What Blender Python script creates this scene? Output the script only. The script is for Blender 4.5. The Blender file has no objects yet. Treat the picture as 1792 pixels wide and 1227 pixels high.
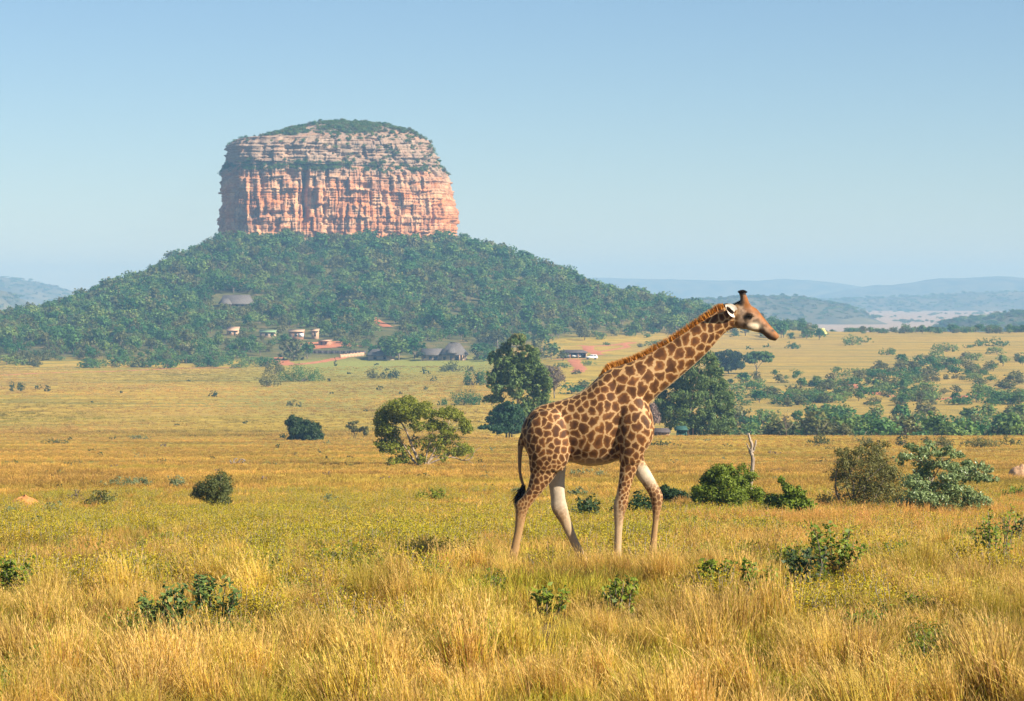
import bpy, math, random
import numpy as np
from mathutils import Vector, Matrix

# ------------------------------------------------------------------ camera, sky, sun, exposure
sc = bpy.context.scene
col = sc.collection
F, CX, HY = 4977.78, 896.0, 510.0          # focal length in photo pixels, centre column, horizon row

cam_d = bpy.data.cameras.new('camera')
cam_d.lens = 100.0; cam_d.sensor_width = 36.0
cam_d.shift_y = -(613.5 - HY) / 1792.0
cam_d.clip_start = 0.5; cam_d.clip_end = 60000.0
cam = bpy.data.objects.new('camera', cam_d); col.objects.link(cam)
cam.location = (0, 0, 0); cam.rotation_euler = (math.radians(90), 0, 0)
sc.camera = cam

SUN_EL = math.radians(35.0)
SUN_AZ = math.atan2(0.88, -0.475)           # clockwise from +Y (the view direction)
SUN = Vector((math.sin(SUN_AZ) * math.cos(SUN_EL), math.cos(SUN_AZ) * math.cos(SUN_EL), math.sin(SUN_EL)))
world = bpy.data.worlds.new('World'); sc.world = world; world.use_nodes = True
wn = world.node_tree; wn.nodes.clear()
wo = wn.nodes.new('ShaderNodeOutputWorld'); wb = wn.nodes.new('ShaderNodeBackground')
ws = wn.nodes.new('ShaderNodeTexSky'); ws.sky_type = 'NISHITA'; ws.sun_disc = False
ws.sun_elevation = SUN_EL; ws.sun_rotation = SUN_AZ
ws.altitude = 1200; ws.air_density = 1.0; ws.dust_density = 0.05; ws.ozone_density = 4.5
wb.inputs['Strength'].default_value = 0.052
wn.links.new(ws.outputs[0], wb.inputs[0]); wn.links.new(wb.outputs[0], wo.inputs[0])
sun_d = bpy.data.lights.new('sun', 'SUN'); sun_d.energy = 5.0; sun_d.angle = math.radians(0.5)
sun_d.color = (1.0, 0.91, 0.77)
sun = bpy.data.objects.new('sun', sun_d); col.objects.link(sun)
sun.rotation_euler = SUN.to_track_quat('Z', 'Y').to_euler(); sun.location = (300, -100, 300)

sc.view_settings.view_transform = 'Standard'; sc.view_settings.look = 'None'
sc.view_settings.exposure = 1.12; sc.view_settings.gamma = 1.0; sc.view_settings.use_curve_mapping = False
sc.render.engine = 'CYCLES'
sc.cycles.max_bounces = 5; sc.cycles.diffuse_bounces = 3; sc.cycles.glossy_bounces = 2
sc.cycles.transmission_bounces = 3; sc.cycles.volume_bounces = 0; sc.cycles.transparent_max_bounces = 6
sc.cycles.use_denoising = True
sc.cycles.sample_clamp_indirect = 4.0

HAZE_DENSITY = 0.00020

# ------------------------------------------------------------------ helpers
def hash01(*a):
    h = np.zeros(np.broadcast(*a).shape)
    for k, v in enumerate(a):
        h = h + np.asarray(v, float) * (12.9898, 78.233, 37.719, 93.989)[k]
    return np.mod(np.abs(np.sin(h) * 43758.5453), 1.0)

def vnoise(x, y, z=0.0, seed=0):
    x, y, z = np.broadcast_arrays(np.asarray(x, float), np.asarray(y, float), np.asarray(z, float))
    xi, yi, zi = np.floor(x), np.floor(y), np.floor(z)
    u, v, w = x - xi, y - yi, z - zi
    u, v, w = (t * t * (3 - 2 * t) for t in (u, v, w))
    r = 0
    for a in (0, 1):
        for b in (0, 1):
            for c in (0, 1):
                wt = (u if a else 1 - u) * (v if b else 1 - v) * (w if c else 1 - w)
                r = r + wt * hash01(xi + a, yi + b, zi + c, seed * 1.37 + 0.11)
    return r

def fbm(x, y, z=0.0, seed=0, oct=4):
    r, amp, s = 0, 0.5, 0
    for k in range(oct):
        r = r + amp * vnoise(np.asarray(x) * 2 ** k, np.asarray(y) * 2 ** k, np.asarray(z) * 2 ** k, seed + k)
        s += amp; amp *= 0.5
    return r / s

def sstep(a, b, x):
    t = np.clip((np.asarray(x, float) - a) / (b - a), 0, 1)
    return t * t * (3 - 2 * t)

def make_mesh(name, V, F4=None, F3=None, attrs=None, mats=(), mat_idx=None, smooth=False):
    me = bpy.data.meshes.new(name)
    V = np.asarray(V, np.float32)
    F4 = np.zeros((0, 4), np.int32) if F4 is None or len(F4) == 0 else np.asarray(F4, np.int32)
    F3 = np.zeros((0, 3), np.int32) if F3 is None or len(F3) == 0 else np.asarray(F3, np.int32)
    loops = np.concatenate([F4.ravel(), F3.ravel()])
    sizes = np.concatenate([np.full(len(F4), 4), np.full(len(F3), 3)]).astype(np.int32)
    starts = np.concatenate([[0], np.cumsum(sizes)[:-1]]).astype(np.int32) if len(sizes) else np.zeros(0, np.int32)
    me.vertices.add(len(V)); me.vertices.foreach_set('co', V.ravel())
    me.loops.add(len(loops)); me.loops.foreach_set('vertex_index', loops.astype(np.int32))
    me.polygons.add(len(sizes)); me.polygons.foreach_set('loop_start', starts)
    try: me.polygons.foreach_set('loop_total', sizes)
    except Exception: pass
    for m in mats: me.materials.append(m)
    if mat_idx is not None: me.polygons.foreach_set('material_index', np.asarray(mat_idx, np.int32))
    if smooth: me.polygons.foreach_set('use_smooth', np.ones(len(sizes), bool))
    me.update(calc_edges=True)
    set_attrs(me, attrs or {})
    return me

def set_attrs(me, attrs):
    for k, a in attrs.items():
        a = np.asarray(a)
        if a.ndim == 2 and a.shape[1] == 3:
            at = me.attributes.new(k, 'FLOAT_VECTOR', 'POINT'); at.data.foreach_set('vector', a.astype(np.float32).ravel())
        elif a.ndim == 2:
            at = me.attributes.new(k, 'FLOAT_COLOR', 'POINT'); at.data.foreach_set('color', a.astype(np.float32).ravel())
        elif a.dtype.kind == 'i':
            at = me.attributes.new(k, 'INT', 'POINT'); at.data.foreach_set('value', a.astype(np.int32))
        else:
            at = me.attributes.new(k, 'FLOAT', 'POINT'); at.data.foreach_set('value', a.astype(np.float32))

class MB:
    """collects geometry for one mesh"""
    def __init__(s): s.V, s.F4, s.F3, s.T, s.M4, s.M3, s.n = [], [], [], [], [], [], 0
    def add(s, V, F4=None, F3=None, tint=0.5, mi=0):
        V = np.asarray(V, float).reshape(-1, 3)
        if F4 is not None and len(F4): s.F4.append(np.asarray(F4) + s.n); s.M4 += [mi] * len(F4)
        if F3 is not None and len(F3): s.F3.append(np.asarray(F3) + s.n); s.M3 += [mi] * len(F3)
        s.V.append(V); s.T.append(np.broadcast_to(np.asarray(tint, float), (len(V),))); s.n += len(V)
    def box(s, x0, x1, y0, y1, z0, z1, mi=0, tint=0.5):
        V = [(x, y, z) for z in (z0, z1) for y in (y0, y1) for x in (x0, x1)]
        s.add(V, [(0, 2, 3, 1), (4, 5, 7, 6), (0, 1, 5, 4), (2, 6, 7, 3), (0, 4, 6, 2), (1, 3, 7, 5)], mi=mi, tint=tint)
    def mesh(s, name, mats, smooth=False):
        V = np.concatenate(s.V) if s.V else np.zeros((0, 3))
        return make_mesh(name, V, np.concatenate(s.F4) if s.F4 else None, np.concatenate(s.F3) if s.F3 else None,
                         {'tint': np.concatenate(s.T) if s.T else np.zeros(0)}, mats, s.M4 + s.M3, smooth)
    def build(s, name, mats, parent=None, smooth=False):
        return link(name, s.mesh(name, mats if isinstance(mats, (list, tuple)) else [mats], smooth), parent)

def link(name, data, parent=None):
    o = bpy.data.objects.new(name, data); col.objects.link(o)
    if parent is not None: o.parent = parent
    return o

def empty(name, loc, rz=0.0):
    o = bpy.data.objects.new(name, None); col.objects.link(o)
    o.location = loc; o.rotation_euler = (0, 0, rz); o.empty_display_size = 0.3
    return o

def tag(o, label=None, cat=None, group=None, kind=None):
    if label: o['label'] = label
    if cat: o['category'] = cat
    if group: o['group'] = group
    if kind: o['kind'] = kind
    return o

def tube(mb, pts, rad, n=6, mi=0, tint=0.5, ry=None):
    pts = np.asarray(pts, float); m = len(pts); rad = np.broadcast_to(np.asarray(rad, float), (m,))
    T = np.gradient(pts, axis=0); T /= np.linalg.norm(T, axis=1)[:, None] + 1e-9
    up = np.array([0.3, 1.0, 0.2]); A = np.cross(T, up); A /= np.linalg.norm(A, axis=1)[:, None] + 1e-9
    B = np.cross(T, A)
    ang = np.linspace(0, 2 * np.pi, n, endpoint=False)
    V = pts[:, None] + rad[:, None, None] * (np.cos(ang)[None, :, None] * A[:, None] + np.sin(ang)[None, :, None] * B[:, None])
    idx = np.arange(m * n).reshape(m, n)
    a, b = idx[:-1], idx[1:]
    Fq = np.stack([a, np.roll(a, -1, 1), np.roll(b, -1, 1), b], -1).reshape(-1, 4)
    V = np.concatenate([V.reshape(-1, 3), pts[:1], pts[-1:]])
    c0, c1 = m * n, m * n + 1
    F3 = [(c0, (k + 1) % n, k) for k in range(n)] + [(c1, (m - 1) * n + k, (m - 1) * n + (k + 1) % n) for k in range(n)]
    mb.add(V, Fq, F3, tint, mi)

def smooth_path(pts, k=4):
    pts = np.asarray(pts, float)
    if len(pts) < 3: return pts
    P_ = np.concatenate([2 * pts[:1] - pts[1:2], pts, 2 * pts[-1:] - pts[-2:-1]])
    out = []
    for i in range(len(pts) - 1):
        p0, p1, p2, p3 = P_[i:i + 4]
        for t in np.linspace(0, 1, k, endpoint=False):
            out.append(0.5 * ((2 * p1) + (-p0 + p2) * t + (2 * p0 - 5 * p1 + 4 * p2 - p3) * t * t + (-p0 + 3 * p1 - 3 * p2 + p3) * t ** 3))
    out.append(pts[-1])
    return np.array(out)

def leaf_quads(C, N, size, rng, aspect=0.55, fold=0.12):
    n = len(C)
    N = N / (np.linalg.norm(N, axis=1)[:, None] + 1e-9)
    R = rng.normal(size=(n, 3)); T = R - (R * N).sum(1)[:, None] * N
    T /= np.linalg.norm(T, axis=1)[:, None] + 1e-9
    B = np.cross(N, T); s = np.broadcast_to(np.asarray(size, float), (n,))[:, None]
    V = np.stack([C - T * s * .5 + N * s * fold, C + B * s * aspect * .5, C + T * s * .5 + N * s * fold, C - B * s * aspect * .5], 1)
    return V.reshape(-1, 3), np.arange(4 * n).reshape(n, 4)

def crown(mb, lobes, n, size, rng, mi=0, aspect=0.6, clump=0.33, per=14, flat=0.0, tvar=0.5):
    """leaf clumps spread through the outer volume of a set of ellipsoid lobes (x,y,z,rx,ry,rz,weight)"""
    L = np.asarray([l if len(l) == 7 else tuple(l) + (1.0,) for l in lobes], float)
    w = L[:, 6] * (L[:, 3] * L[:, 5] + L[:, 3] * L[:, 4] + L[:, 4] * L[:, 5]); w /= w.sum()
    nc = max(1, n // per)
    li = rng.choice(len(L), nc, p=w)
    d = rng.normal(size=(nc, 3)); d /= np.linalg.norm(d, axis=1)[:, None]
    r = 1 - 0.55 * rng.random(nc) ** 1.6
    cc = L[li, :3] + d * L[li, 3:6] * r[:, None]
    ct = rng.random(nc)
    k = np.repeat(np.arange(nc), per)
    rr = L[li, 3:6].min(1) * clump * (0.6 + 0.8 * rng.random(nc))
    o = rng.normal(size=(nc * per, 3)); o /= np.linalg.norm(o, axis=1)[:, None]
    o *= (rng.random(nc * per) ** 0.45)[:, None]
    o[:, 2] *= 1 - flat
    C = cc[k] + o * rr[k][:, None]
    N = d[k] * 0.5 + o * 0.7 + rng.normal(size=C.shape) * 0.5 + np.array([0, 0, 0.35])
    V, Fq = leaf_quads(C, N, size * (0.65 + 0.7 * rng.random(len(C))), rng, aspect)
    t = np.clip((1 - tvar) * 0.5 + tvar * (0.6 * ct[k] + 0.4 * rng.random(len(C))), 0, 1)
    mb.add(V, Fq, tint=np.repeat(t, 4), mi=mi)

# ------------------------------------------------------------------ materials
def nodes(name):
    m = bpy.data.materials.new(name); m.use_nodes = True
    nt = m.node_tree; nt.nodes.clear()
    out = nt.nodes.new('ShaderNodeOutputMaterial')
    return m, nt, out

def nd(nt, typ, **kw):
    n = nt.nodes.new(typ)
    for k, v in kw.items():
        if k.startswith('i_'):
            key = k[2:]; key = int(key) if key.isdigit() else key
            n.inputs[key].default_value = v
        else: setattr(n, k, v)
    return n

def ramp(nt, fac, stops, interp='LINEAR'):
    r = nt.nodes.new('ShaderNodeValToRGB'); r.color_ramp.interpolation = interp
    el = r.color_ramp.elements
    while len(el) < len(stops): el.new(0.5)
    for e, (p, c) in zip(el, stops):
        e.position = p; e.color = tuple(c) + (1,) if len(c) == 3 else c
    if fac is not None: nt.links.new(fac, r.inputs[0])
    return r

def mixc(nt, fac, a, b, blend='MIX'):
    m = nt.nodes.new('ShaderNodeMix'); m.data_type = 'RGBA'; m.blend_type = blend
    for sock, v in ((m.inputs[0], fac), (m.inputs[6], a), (m.inputs[7], b)):
        if hasattr(v, 'links') or isinstance(v, bpy.types.NodeSocket): nt.links.new(v, sock)
        elif isinstance(v, (int, float)): sock.default_value = v
        else: sock.default_value = tuple(v) + (1,) if len(v) == 3 else v
    return m.outputs[2]

def attr(nt, name, typ='GEOMETRY'):
    a = nt.nodes.new('ShaderNodeAttribute'); a.attribute_name = name; a.attribute_type = typ
    return a

def math_n(nt, op, a, b=0.0, clamp=False):
    m = nt.nodes.new('ShaderNodeMath'); m.operation = op; m.use_clamp = clamp
    for s_, v in ((m.inputs[0], a), (m.inputs[1], b)):
        if isinstance(v, bpy.types.NodeSocket): nt.links.new(v, s_)
        else: s_.default_value = v
    return m.outputs[0]

def noise_n(nt, scale, detail=4, vec=None, rough=0.55, dist=0.0):
    n = nt.nodes.new('ShaderNodeTexNoise'); n.inputs['Scale'].default_value = scale
    n.inputs['Detail'].default_value = detail; n.inputs['Roughness'].default_value = rough
    n.inputs['Distortion'].default_value = dist
    if vec is not None: nt.links.new(vec, n.inputs['Vector'])
    return n

def leaf_mat(name, dark, light, trans=0.3, rough=0.55, objvar=0.35, spec=0.25):
    m, nt, out = nodes(name)
    t = attr(nt, 'tint')
    oi = nd(nt, 'ShaderNodeObjectInfo')
    c = mixc(nt, t.outputs['Fac'], dark, light)
    v = math_n(nt, 'MULTIPLY_ADD', oi.outputs['Random'], objvar); v.node.inputs[2].default_value = 1 - objvar * .5
    hs = nd(nt, 'ShaderNodeHueSaturation')
    nt.links.new(c, hs.inputs['Color']); nt.links.new(v, hs.inputs['Value'])
    hv = math_n(nt, 'MULTIPLY_ADD', oi.outputs['Random'], -0.05 * objvar / .35); hv.node.inputs[2].default_value = 0.5 + 0.025 * objvar / .35
    nt.links.new(hv, hs.inputs['Hue'])
    b = nd(nt, 'ShaderNodeBsdfPrincipled'); b.inputs['Roughness'].default_value = rough
    b.inputs['Specular IOR Level'].default_value = spec
    tr = nd(nt, 'ShaderNodeBsdfTranslucent'); mx = nd(nt, 'ShaderNodeMixShader'); mx.inputs[0].default_value = trans
    nt.links.new(hs.outputs[0], b.inputs['Base Color']); nt.links.new(hs.outputs[0], tr.inputs[0])
    nt.links.new(b.outputs[0], mx.inputs[1]); nt.links.new(tr.outputs[0], mx.inputs[2]); nt.links.new(mx.outputs[0], out.inputs[0])
    return m

def plain_mat(name, c1, c2, scale=6.0, rough=0.85, bump=0.3, spec=0.25, stretch=(1, 1, 1), bumpdist=0.05):
    m, nt, out = nodes(name)
    tc = nd(nt, 'ShaderNodeTexCoord'); mp = nd(nt, 'ShaderNodeMapping'); mp.inputs['Scale'].default_value = stretch
    nt.links.new(tc.outputs['Object'], mp.inputs[0])
    n = noise_n(nt, scale, 5, mp.outputs[0])
    r = ramp(nt, n.outputs[0], [(0.3, c1), (0.7, c2)])
    b = nd(nt, 'ShaderNodeBsdfPrincipled'); b.inputs['Roughness'].default_value = rough; b.inputs['Specular IOR Level'].default_value = spec
    nt.links.new(r.outputs[0], b.inputs['Base Color'])
    if bump:
        bp = nd(nt, 'ShaderNodeBump'); bp.inputs['Strength'].default_value = bump; bp.inputs['Distance'].default_value = bumpdist
        nt.links.new(n.outputs[0], bp.inputs['Height']); nt.links.new(bp.outputs[0], b.inputs['Normal'])
    nt.links.new(b.outputs[0], out.inputs[0])
    return m

M = {}
M['hill_leaf'] = leaf_mat('hill_leaf', (0.026, 0.080, 0.018), (0.150, 0.275, 0.055), objvar=0.7)
M['dark_leaf'] = leaf_mat('dark_leaf', (0.020, 0.045, 0.014), (0.070, 0.110, 0.030), objvar=0.3)
M['olive_leaf'] = leaf_mat('olive_leaf', (0.065, 0.075, 0.020), (0.200, 0.205, 0.055), objvar=0.3)
M['acacia_leaf'] = leaf_mat('acacia_leaf', (0.065, 0.100, 0.012), (0.330, 0.330, 0.030), objvar=0.1)
M['gum_leaf'] = leaf_mat('gum_leaf', (0.040, 0.090, 0.024), (0.190, 0.255, 0.060), objvar=0.1)
M['gum_gold_leaf'] = leaf_mat('gum_gold_leaf', (0.120, 0.135, 0.035), (0.300, 0.270, 0.080), objvar=0.1)
M['cedar_leaf'] = leaf_mat('cedar_leaf', (0.018, 0.058, 0.022), (0.050, 0.115, 0.040), objvar=0.1)
M['bright_leaf'] = leaf_mat('bright_leaf', (0.070, 0.115, 0.010), (0.245, 0.300, 0.025), objvar=0.2)
M['silver_leaf'] = leaf_mat('silver_leaf', (0.10, 0.16, 0.05), (0.34, 0.42, 0.17), objvar=0.1, spec=0.5, rough=0.4)
M['forb_leaf'] = leaf_mat('forb_leaf', (0.24, 0.205, 0.010), (0.66, 0.52, 0.030), objvar=0.3, trans=0.35)
M['sage_leaf'] = leaf_mat('sage_leaf', (0.130, 0.160, 0.070), (0.260, 0.300, 0.140), objvar=0.2)
M['bare_twig'] = leaf_mat('bare_twig', (0.130, 0.090, 0.070), (0.230, 0.170, 0.130), objvar=0.2, trans=0.1)
M['bark'] = plain_mat('bark', (0.10, 0.075, 0.05), (0.30, 0.25, 0.19), 8, bump=0.6, stretch=(1, 1, .3))
M['pale_bark'] = plain_mat('pale_bark', (0.30, 0.20, 0.14), (0.58, 0.45, 0.36), 3, bump=0.3, stretch=(1, 1, .3))
M['dead_wood'] = plain_mat('dead_wood', (0.18, 0.13, 0.09), (0.42, 0.34, 0.26), 9, bump=0.7, stretch=(1, 1, .25))
M['thatch'] = plain_mat('thatch', (0.085, 0.075, 0.070), (0.165, 0.150, 0.140), 2.2, bump=0.6, stretch=(1, 1, .4))
M['plaster'] = plain_mat('plaster', (0.34, 0.25, 0.18), (0.46, 0.35, 0.26), 1.5)
M['brick'] = plain_mat('brick', (0.30, 0.15, 0.08), (0.42, 0.22, 0.125), 4)
M['pale_brick'] = plain_mat('pale_brick', (0.42, 0.255, 0.15), (0.54, 0.35, 0.22), 4)
M['white'] = plain_mat('white', (0.72, 0.72, 0.70), (0.82, 0.82, 0.80), 2, rough=0.5, bump=0.05)
M['green_roof'] = plain_mat('green_roof', (0.16, 0.26, 0.13), (0.26, 0.34, 0.18), 2, rough=0.5)
M['orange_roof'] = plain_mat('orange_roof', (0.45, 0.28, 0.17), (0.58, 0.38, 0.24), 2, rough=0.6)
M['dark_roof'] = plain_mat('dark_roof', (0.07, 0.055, 0.055), (0.12, 0.10, 0.09), 2)
M['green_wall'] = plain_mat('green_wall', (0.02, 0.07, 0.06), (0.04, 0.10, 0.08), 2)
M['glass'] = plain_mat('glass', (0.015, 0.02, 0.025), (0.03, 0.035, 0.04), 2, rough=0.1, bump=0, spec=0.6)
M['tyre'] = plain_mat('tyre', (0.015, 0.015, 0.015), (0.03, 0.03, 0.03), 5)
M['car_white'] = plain_mat('car_white', (0.78, 0.79, 0.80), (0.82, 0.83, 0.84), 1, rough=0.25, bump=0, spec=0.5)
M['car_grey'] = plain_mat('car_grey', (0.12, 0.13, 0.15), (0.16, 0.17, 0.19), 1, rough=0.3, bump=0, spec=0.5)
M['canvas'] = plain_mat('canvas', (0.70, 0.55, 0.12), (0.80, 0.66, 0.22), 2)
M['red_earth'] = plain_mat('red_earth', (0.36, 0.115, 0.045), (0.52, 0.20, 0.085), 0.25, bump=0.4)
M['mound_earth'] = plain_mat('mound_earth', (0.42, 0.16, 0.05), (0.62, 0.29, 0.09), 3.5, bump=0.9, bumpdist=0.15)
M['tan_earth'] = plain_mat('tan_earth', (0.36, 0.20, 0.10), (0.58, 0.36, 0.20), 4, bump=0.9, bumpdist=0.1)
M['far_hill'] = plain_mat('far_hill', (0.018, 0.034, 0.014), (0.170, 0.150, 0.070), 0.020, bump=0, stretch=(1, .35, 1))

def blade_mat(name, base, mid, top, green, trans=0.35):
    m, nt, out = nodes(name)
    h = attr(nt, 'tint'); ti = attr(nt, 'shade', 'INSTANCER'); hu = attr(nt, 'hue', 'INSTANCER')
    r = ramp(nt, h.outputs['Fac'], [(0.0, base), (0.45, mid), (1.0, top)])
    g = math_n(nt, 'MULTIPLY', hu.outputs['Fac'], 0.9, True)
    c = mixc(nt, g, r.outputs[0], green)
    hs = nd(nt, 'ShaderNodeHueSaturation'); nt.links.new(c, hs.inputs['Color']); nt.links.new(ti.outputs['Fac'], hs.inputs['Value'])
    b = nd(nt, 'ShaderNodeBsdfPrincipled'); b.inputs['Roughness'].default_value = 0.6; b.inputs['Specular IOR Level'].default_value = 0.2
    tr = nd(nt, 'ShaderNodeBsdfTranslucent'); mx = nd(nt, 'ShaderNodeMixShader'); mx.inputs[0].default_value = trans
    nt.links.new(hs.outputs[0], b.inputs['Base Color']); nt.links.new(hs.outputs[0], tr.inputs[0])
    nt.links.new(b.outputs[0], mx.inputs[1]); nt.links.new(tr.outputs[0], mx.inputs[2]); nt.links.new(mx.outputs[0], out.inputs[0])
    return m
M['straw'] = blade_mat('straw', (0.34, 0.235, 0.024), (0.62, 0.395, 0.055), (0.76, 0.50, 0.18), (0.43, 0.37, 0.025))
M['russet'] = blade_mat('russet', (0.38, 0.25, 0.035), (0.64, 0.36, 0.06), (0.70, 0.37, 0.12), (0.45, 0.35, 0.035))
M['plain_straw'] = blade_mat('plain_straw', (0.36, 0.215, 0.04), (0.62, 0.365, 0.065), (0.70, 0.43, 0.11), (0.34, 0.30, 0.035))
M['dry_brown'] = blade_mat('dry_brown', (0.18, 0.09, 0.022), (0.36, 0.18, 0.05), (0.50, 0.27, 0.10), (0.28, 0.20, 0.03))
M['green_blade'] = blade_mat('green_blade', (0.16, 0.19, 0.015), (0.34, 0.34, 0.025), (0.52, 0.44, 0.06), (0.26, 0.30, 0.02))
BLADES = [M['straw'], M['dry_brown'], M['green_blade']]

# ------------------------------------------------------------------ terrain
PROF_L = np.array([(-14000, -2.2), (-60, -2.2), (0, -2.6), (28, -4.03), (42, -4.19), (70, -6.0), (100, -7.8), (207, -12.9), (320, -17.8),
                   (420, -22), (600, -29.3), (750, -30), (1100, -30), (1700, -34), (2600, -45), (14000, -45)], float)
PROF_R = np.array([(-14000, -2.2), (-60, -2.2), (0, -2.6), (28, -4.03), (42, -4.19), (70, -6.0), (100, -7.8), (207, -12.9), (320, -17.4),
                   (415, -20.9), (470, -25), (540, -30.2), (640, -31.5), (720, -30.5), (1100, -26), (1480, -20.8), (1560, -22), (2100, -45), (14000, -45)], float)
_lg = np.concatenate([np.linspace(-14000, -60, 20), np.linspace(-58, 10, 60), np.geomspace(10.3, 14000, 1600)])
def _smooth(prof):
    z = np.interp(_lg, prof[:, 0], prof[:, 1]); zz = z.copy()
    k = np.ones(25) / 25.0
    zz[80:] = np.convolve(np.concatenate([np.full(12, z[80]), z[80:], np.full(12, z[-1])]), k, 'valid')[:len(z) - 80]
    return zz
ZL, ZR = _smooth(PROF_L), _smooth(PROF_R)

MC = np.array([(588 - CX) * 1700 / F, 1728.0])        # centre of the mesa
MR = np.array([(-50, 31), (0, 27), (20, 23), (35, 17.5), (73, 4), (104, -6), (150, -15), (190, -21), (230, -28), (270, -34), (330, -44), (900, -80)], float)
_ra = np.linspace(-50, 900, 950); _rz = np.convolve(np.pad(np.interp(_ra, MR[:, 0], MR[:, 1]), 12, 'edge'), np.ones(25) / 25, 'valid')

def mound(x, y):
    dx = x - MC[0]
    dxx = np.where(dx < 0, np.maximum(-dx - 58, 0) * 1.42, np.maximum(dx - 62, 0) * 1.0)
    dy = y - MC[1]
    dyy = np.where(dy < 0, np.maximum(-dy - 44, 0) / 2.15, np.maximum(dy - 44, 0) / 1.2)
    r = np.hypot(dxx, dyy) - 6
    r = r + 16 * (fbm(x / 90, y / 110, 0, 5, 3) - 0.5) * sstep(0, 60, r)
    return np.interp(r, _ra, _rz)

def base_z(x, y):
    ys = np.maximum(y, 1.0)
    px = CX + np.asarray(x) / ys * F
    w = sstep(790, 1010, px) * sstep(240, 420, y)
    z = np.interp(y, _lg, ZL) * (1 - w) + np.interp(y, _lg, ZR) * w
    amp = 0.12 * sstep(20, 60, y) + 0.25 * sstep(150, 400, y) + 1.2 * sstep(600, 1200, y) + 3 * sstep(2500, 5000, y)
    z = z + amp * (fbm(x / (8 + np.abs(y) * .08), y / (8 + np.abs(y) * .12), 0, 11, 3) - 0.5)
    return z

def G(x, y):
    x = np.asarray(x, float); y = np.asarray(y, float)
    b = base_z(x, y); m = mound(x, y)
    k = 2.0
    return np.maximum(b, m) + k * np.log1p(np.exp(-np.abs(b - m) / k)) - 0.0

_Dg = np.geomspace(22, 2600, 1400)
def hit(px, py):
    """first point where the ray through a photo pixel meets the ground -> distance D"""
    px = np.atleast_1d(np.asarray(px, float)); py = np.atleast_1d(np.asarray(py, float))
    out = np.full(len(px), np.nan)
    for a in range(0, len(px), 400):
        s = slice(a, a + 400)
        X = (px[s, None] - CX) / F * _Dg; Z = (HY - py[s, None]) / F * _Dg
        below = Z < G(X, np.broadcast_to(_Dg, X.shape))
        i = below.argmax(1); ok = below.any(1)
        out[s] = np.where(ok, _Dg[i], np.nan)
    return out if len(out) > 1 else float(out[0])

def at(px, py, D): return np.array([(px - CX) * D / F, D, (HY - py) * D / F])
def ground_at(px, py):
    D = hit(px, py); x = (px - CX) * D / F
    return np.array([x, D, float(G(x, D))]), D

# ground sheet: rings around the camera
ang = np.concatenate([np.radians(np.linspace(-180, -16, 46, endpoint=False)), np.radians(np.linspace(-16, 16, 321)), np.radians(np.linspace(16, 180, 46, endpoint=False)[1:])])
rings = np.concatenate([[1.5, 3, 6, 10, 14, 18], np.geomspace(21, 13000, 520)])
A_, R_ = np.meshgrid(ang, rings)
GX, GY = R_ * np.sin(A_), R_ * np.cos(A_)
GZ = G(GX, GY)
nr, na = GX.shape
idx = np.arange(nr * na).reshape(nr, na)
a, b = idx[:-1], idx[1:]
Fq = np.stack([a, b, np.roll(b, -1, 1), np.roll(a, -1, 1)], -1).reshape(-1, 4)
Fq = Fq[:, ::-1]
V = np.stack([GX, GY, GZ], -1).reshape(-1, 3)
V = np.concatenate([V, [[0, 0, float(G(0, 0))]]]); c0 = nr * na
F3 = [(c0, idx[0, (k + 1) % na], idx[0, k]) for k in range(na)]
mnt = sstep(0.5, 4, mound(V[:, 0], V[:, 1]) - base_z(V[:, 0], V[:, 1]))
pxv = CX + V[:, 0] / np.maximum(V[:, 1], 1) * F
lawn = sstep(470, 560, pxv) * sstep(900, 840, pxv) * sstep(1010, 1060, V[:, 1]) * sstep(1240, 1150, V[:, 1])
lawn = np.maximum(lawn, 0.45 * sstep(300, 520, pxv) * sstep(900, 700, pxv) * sstep(600, 760, V[:, 1]) * sstep(1300, 1050, V[:, 1]))
near_soil = sstep(118, 92, np.hypot(V[:, 0], V[:, 1]))
slope_r = sstep(1000, 1250, pxv) * sstep(560, 700, V[:, 1]) * sstep(1600, 1450, V[:, 1])

m, nt, out = nodes('grassland')
geo = nd(nt, 'ShaderNodeNewGeometry'); pos = geo.outputs['Position']
n1 = noise_n(nt, 0.018, 6, pos, 0.6); n2 = noise_n(nt, 0.12, 6, pos, 0.65); n3 = noise_n(nt, 1.3, 5, pos, 0.7); n4 = noise_n(nt, 7.0, 4, pos, 0.6)
mpg = nd(nt, 'ShaderNodeMapping'); mpg.inputs['Scale'].default_value = (0.012, 0.09, 0.02); nt.links.new(pos, mpg.inputs[0])
n5 = noise_n(nt, 1.0, 6, mpg.outputs[0], 0.65)
gold = ramp(nt, n2.outputs[0], [(0.30, (0.28, 0.19, 0.022)), (0.5, (0.48, 0.325, 0.040)), (0.70, (0.60, 0.425, 0.065))])
pink = mixc(nt, ramp(nt, n1.outputs[0], [(0.50, (0, 0, 0)), (0.72, (0.4,) * 3)]).outputs[0], gold.outputs[0], (0.42, 0.26, 0.11))
green = mixc(nt, ramp(nt, n5.outputs[0], [(0.48, (0, 0, 0)), (0.62, (0.85,) * 3)]).outputs[0], pink, (0.22, 0.215, 0.045))
lw = attr(nt, 'lawn'); g2 = mixc(nt, lw.outputs['Fac'], green, (0.29, 0.30, 0.06))
brown = ramp(nt, n2.outputs[0], [(0.35, (0.07, 0.09, 0.03)), (0.55, (0.15, 0.14, 0.05)), (0.75, (0.36, 0.22, 0.10))])
mt = attr(nt, 'mount'); g3 = mixc(nt, mt.outputs['Fac'], g2, brown.outputs[0])
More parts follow.
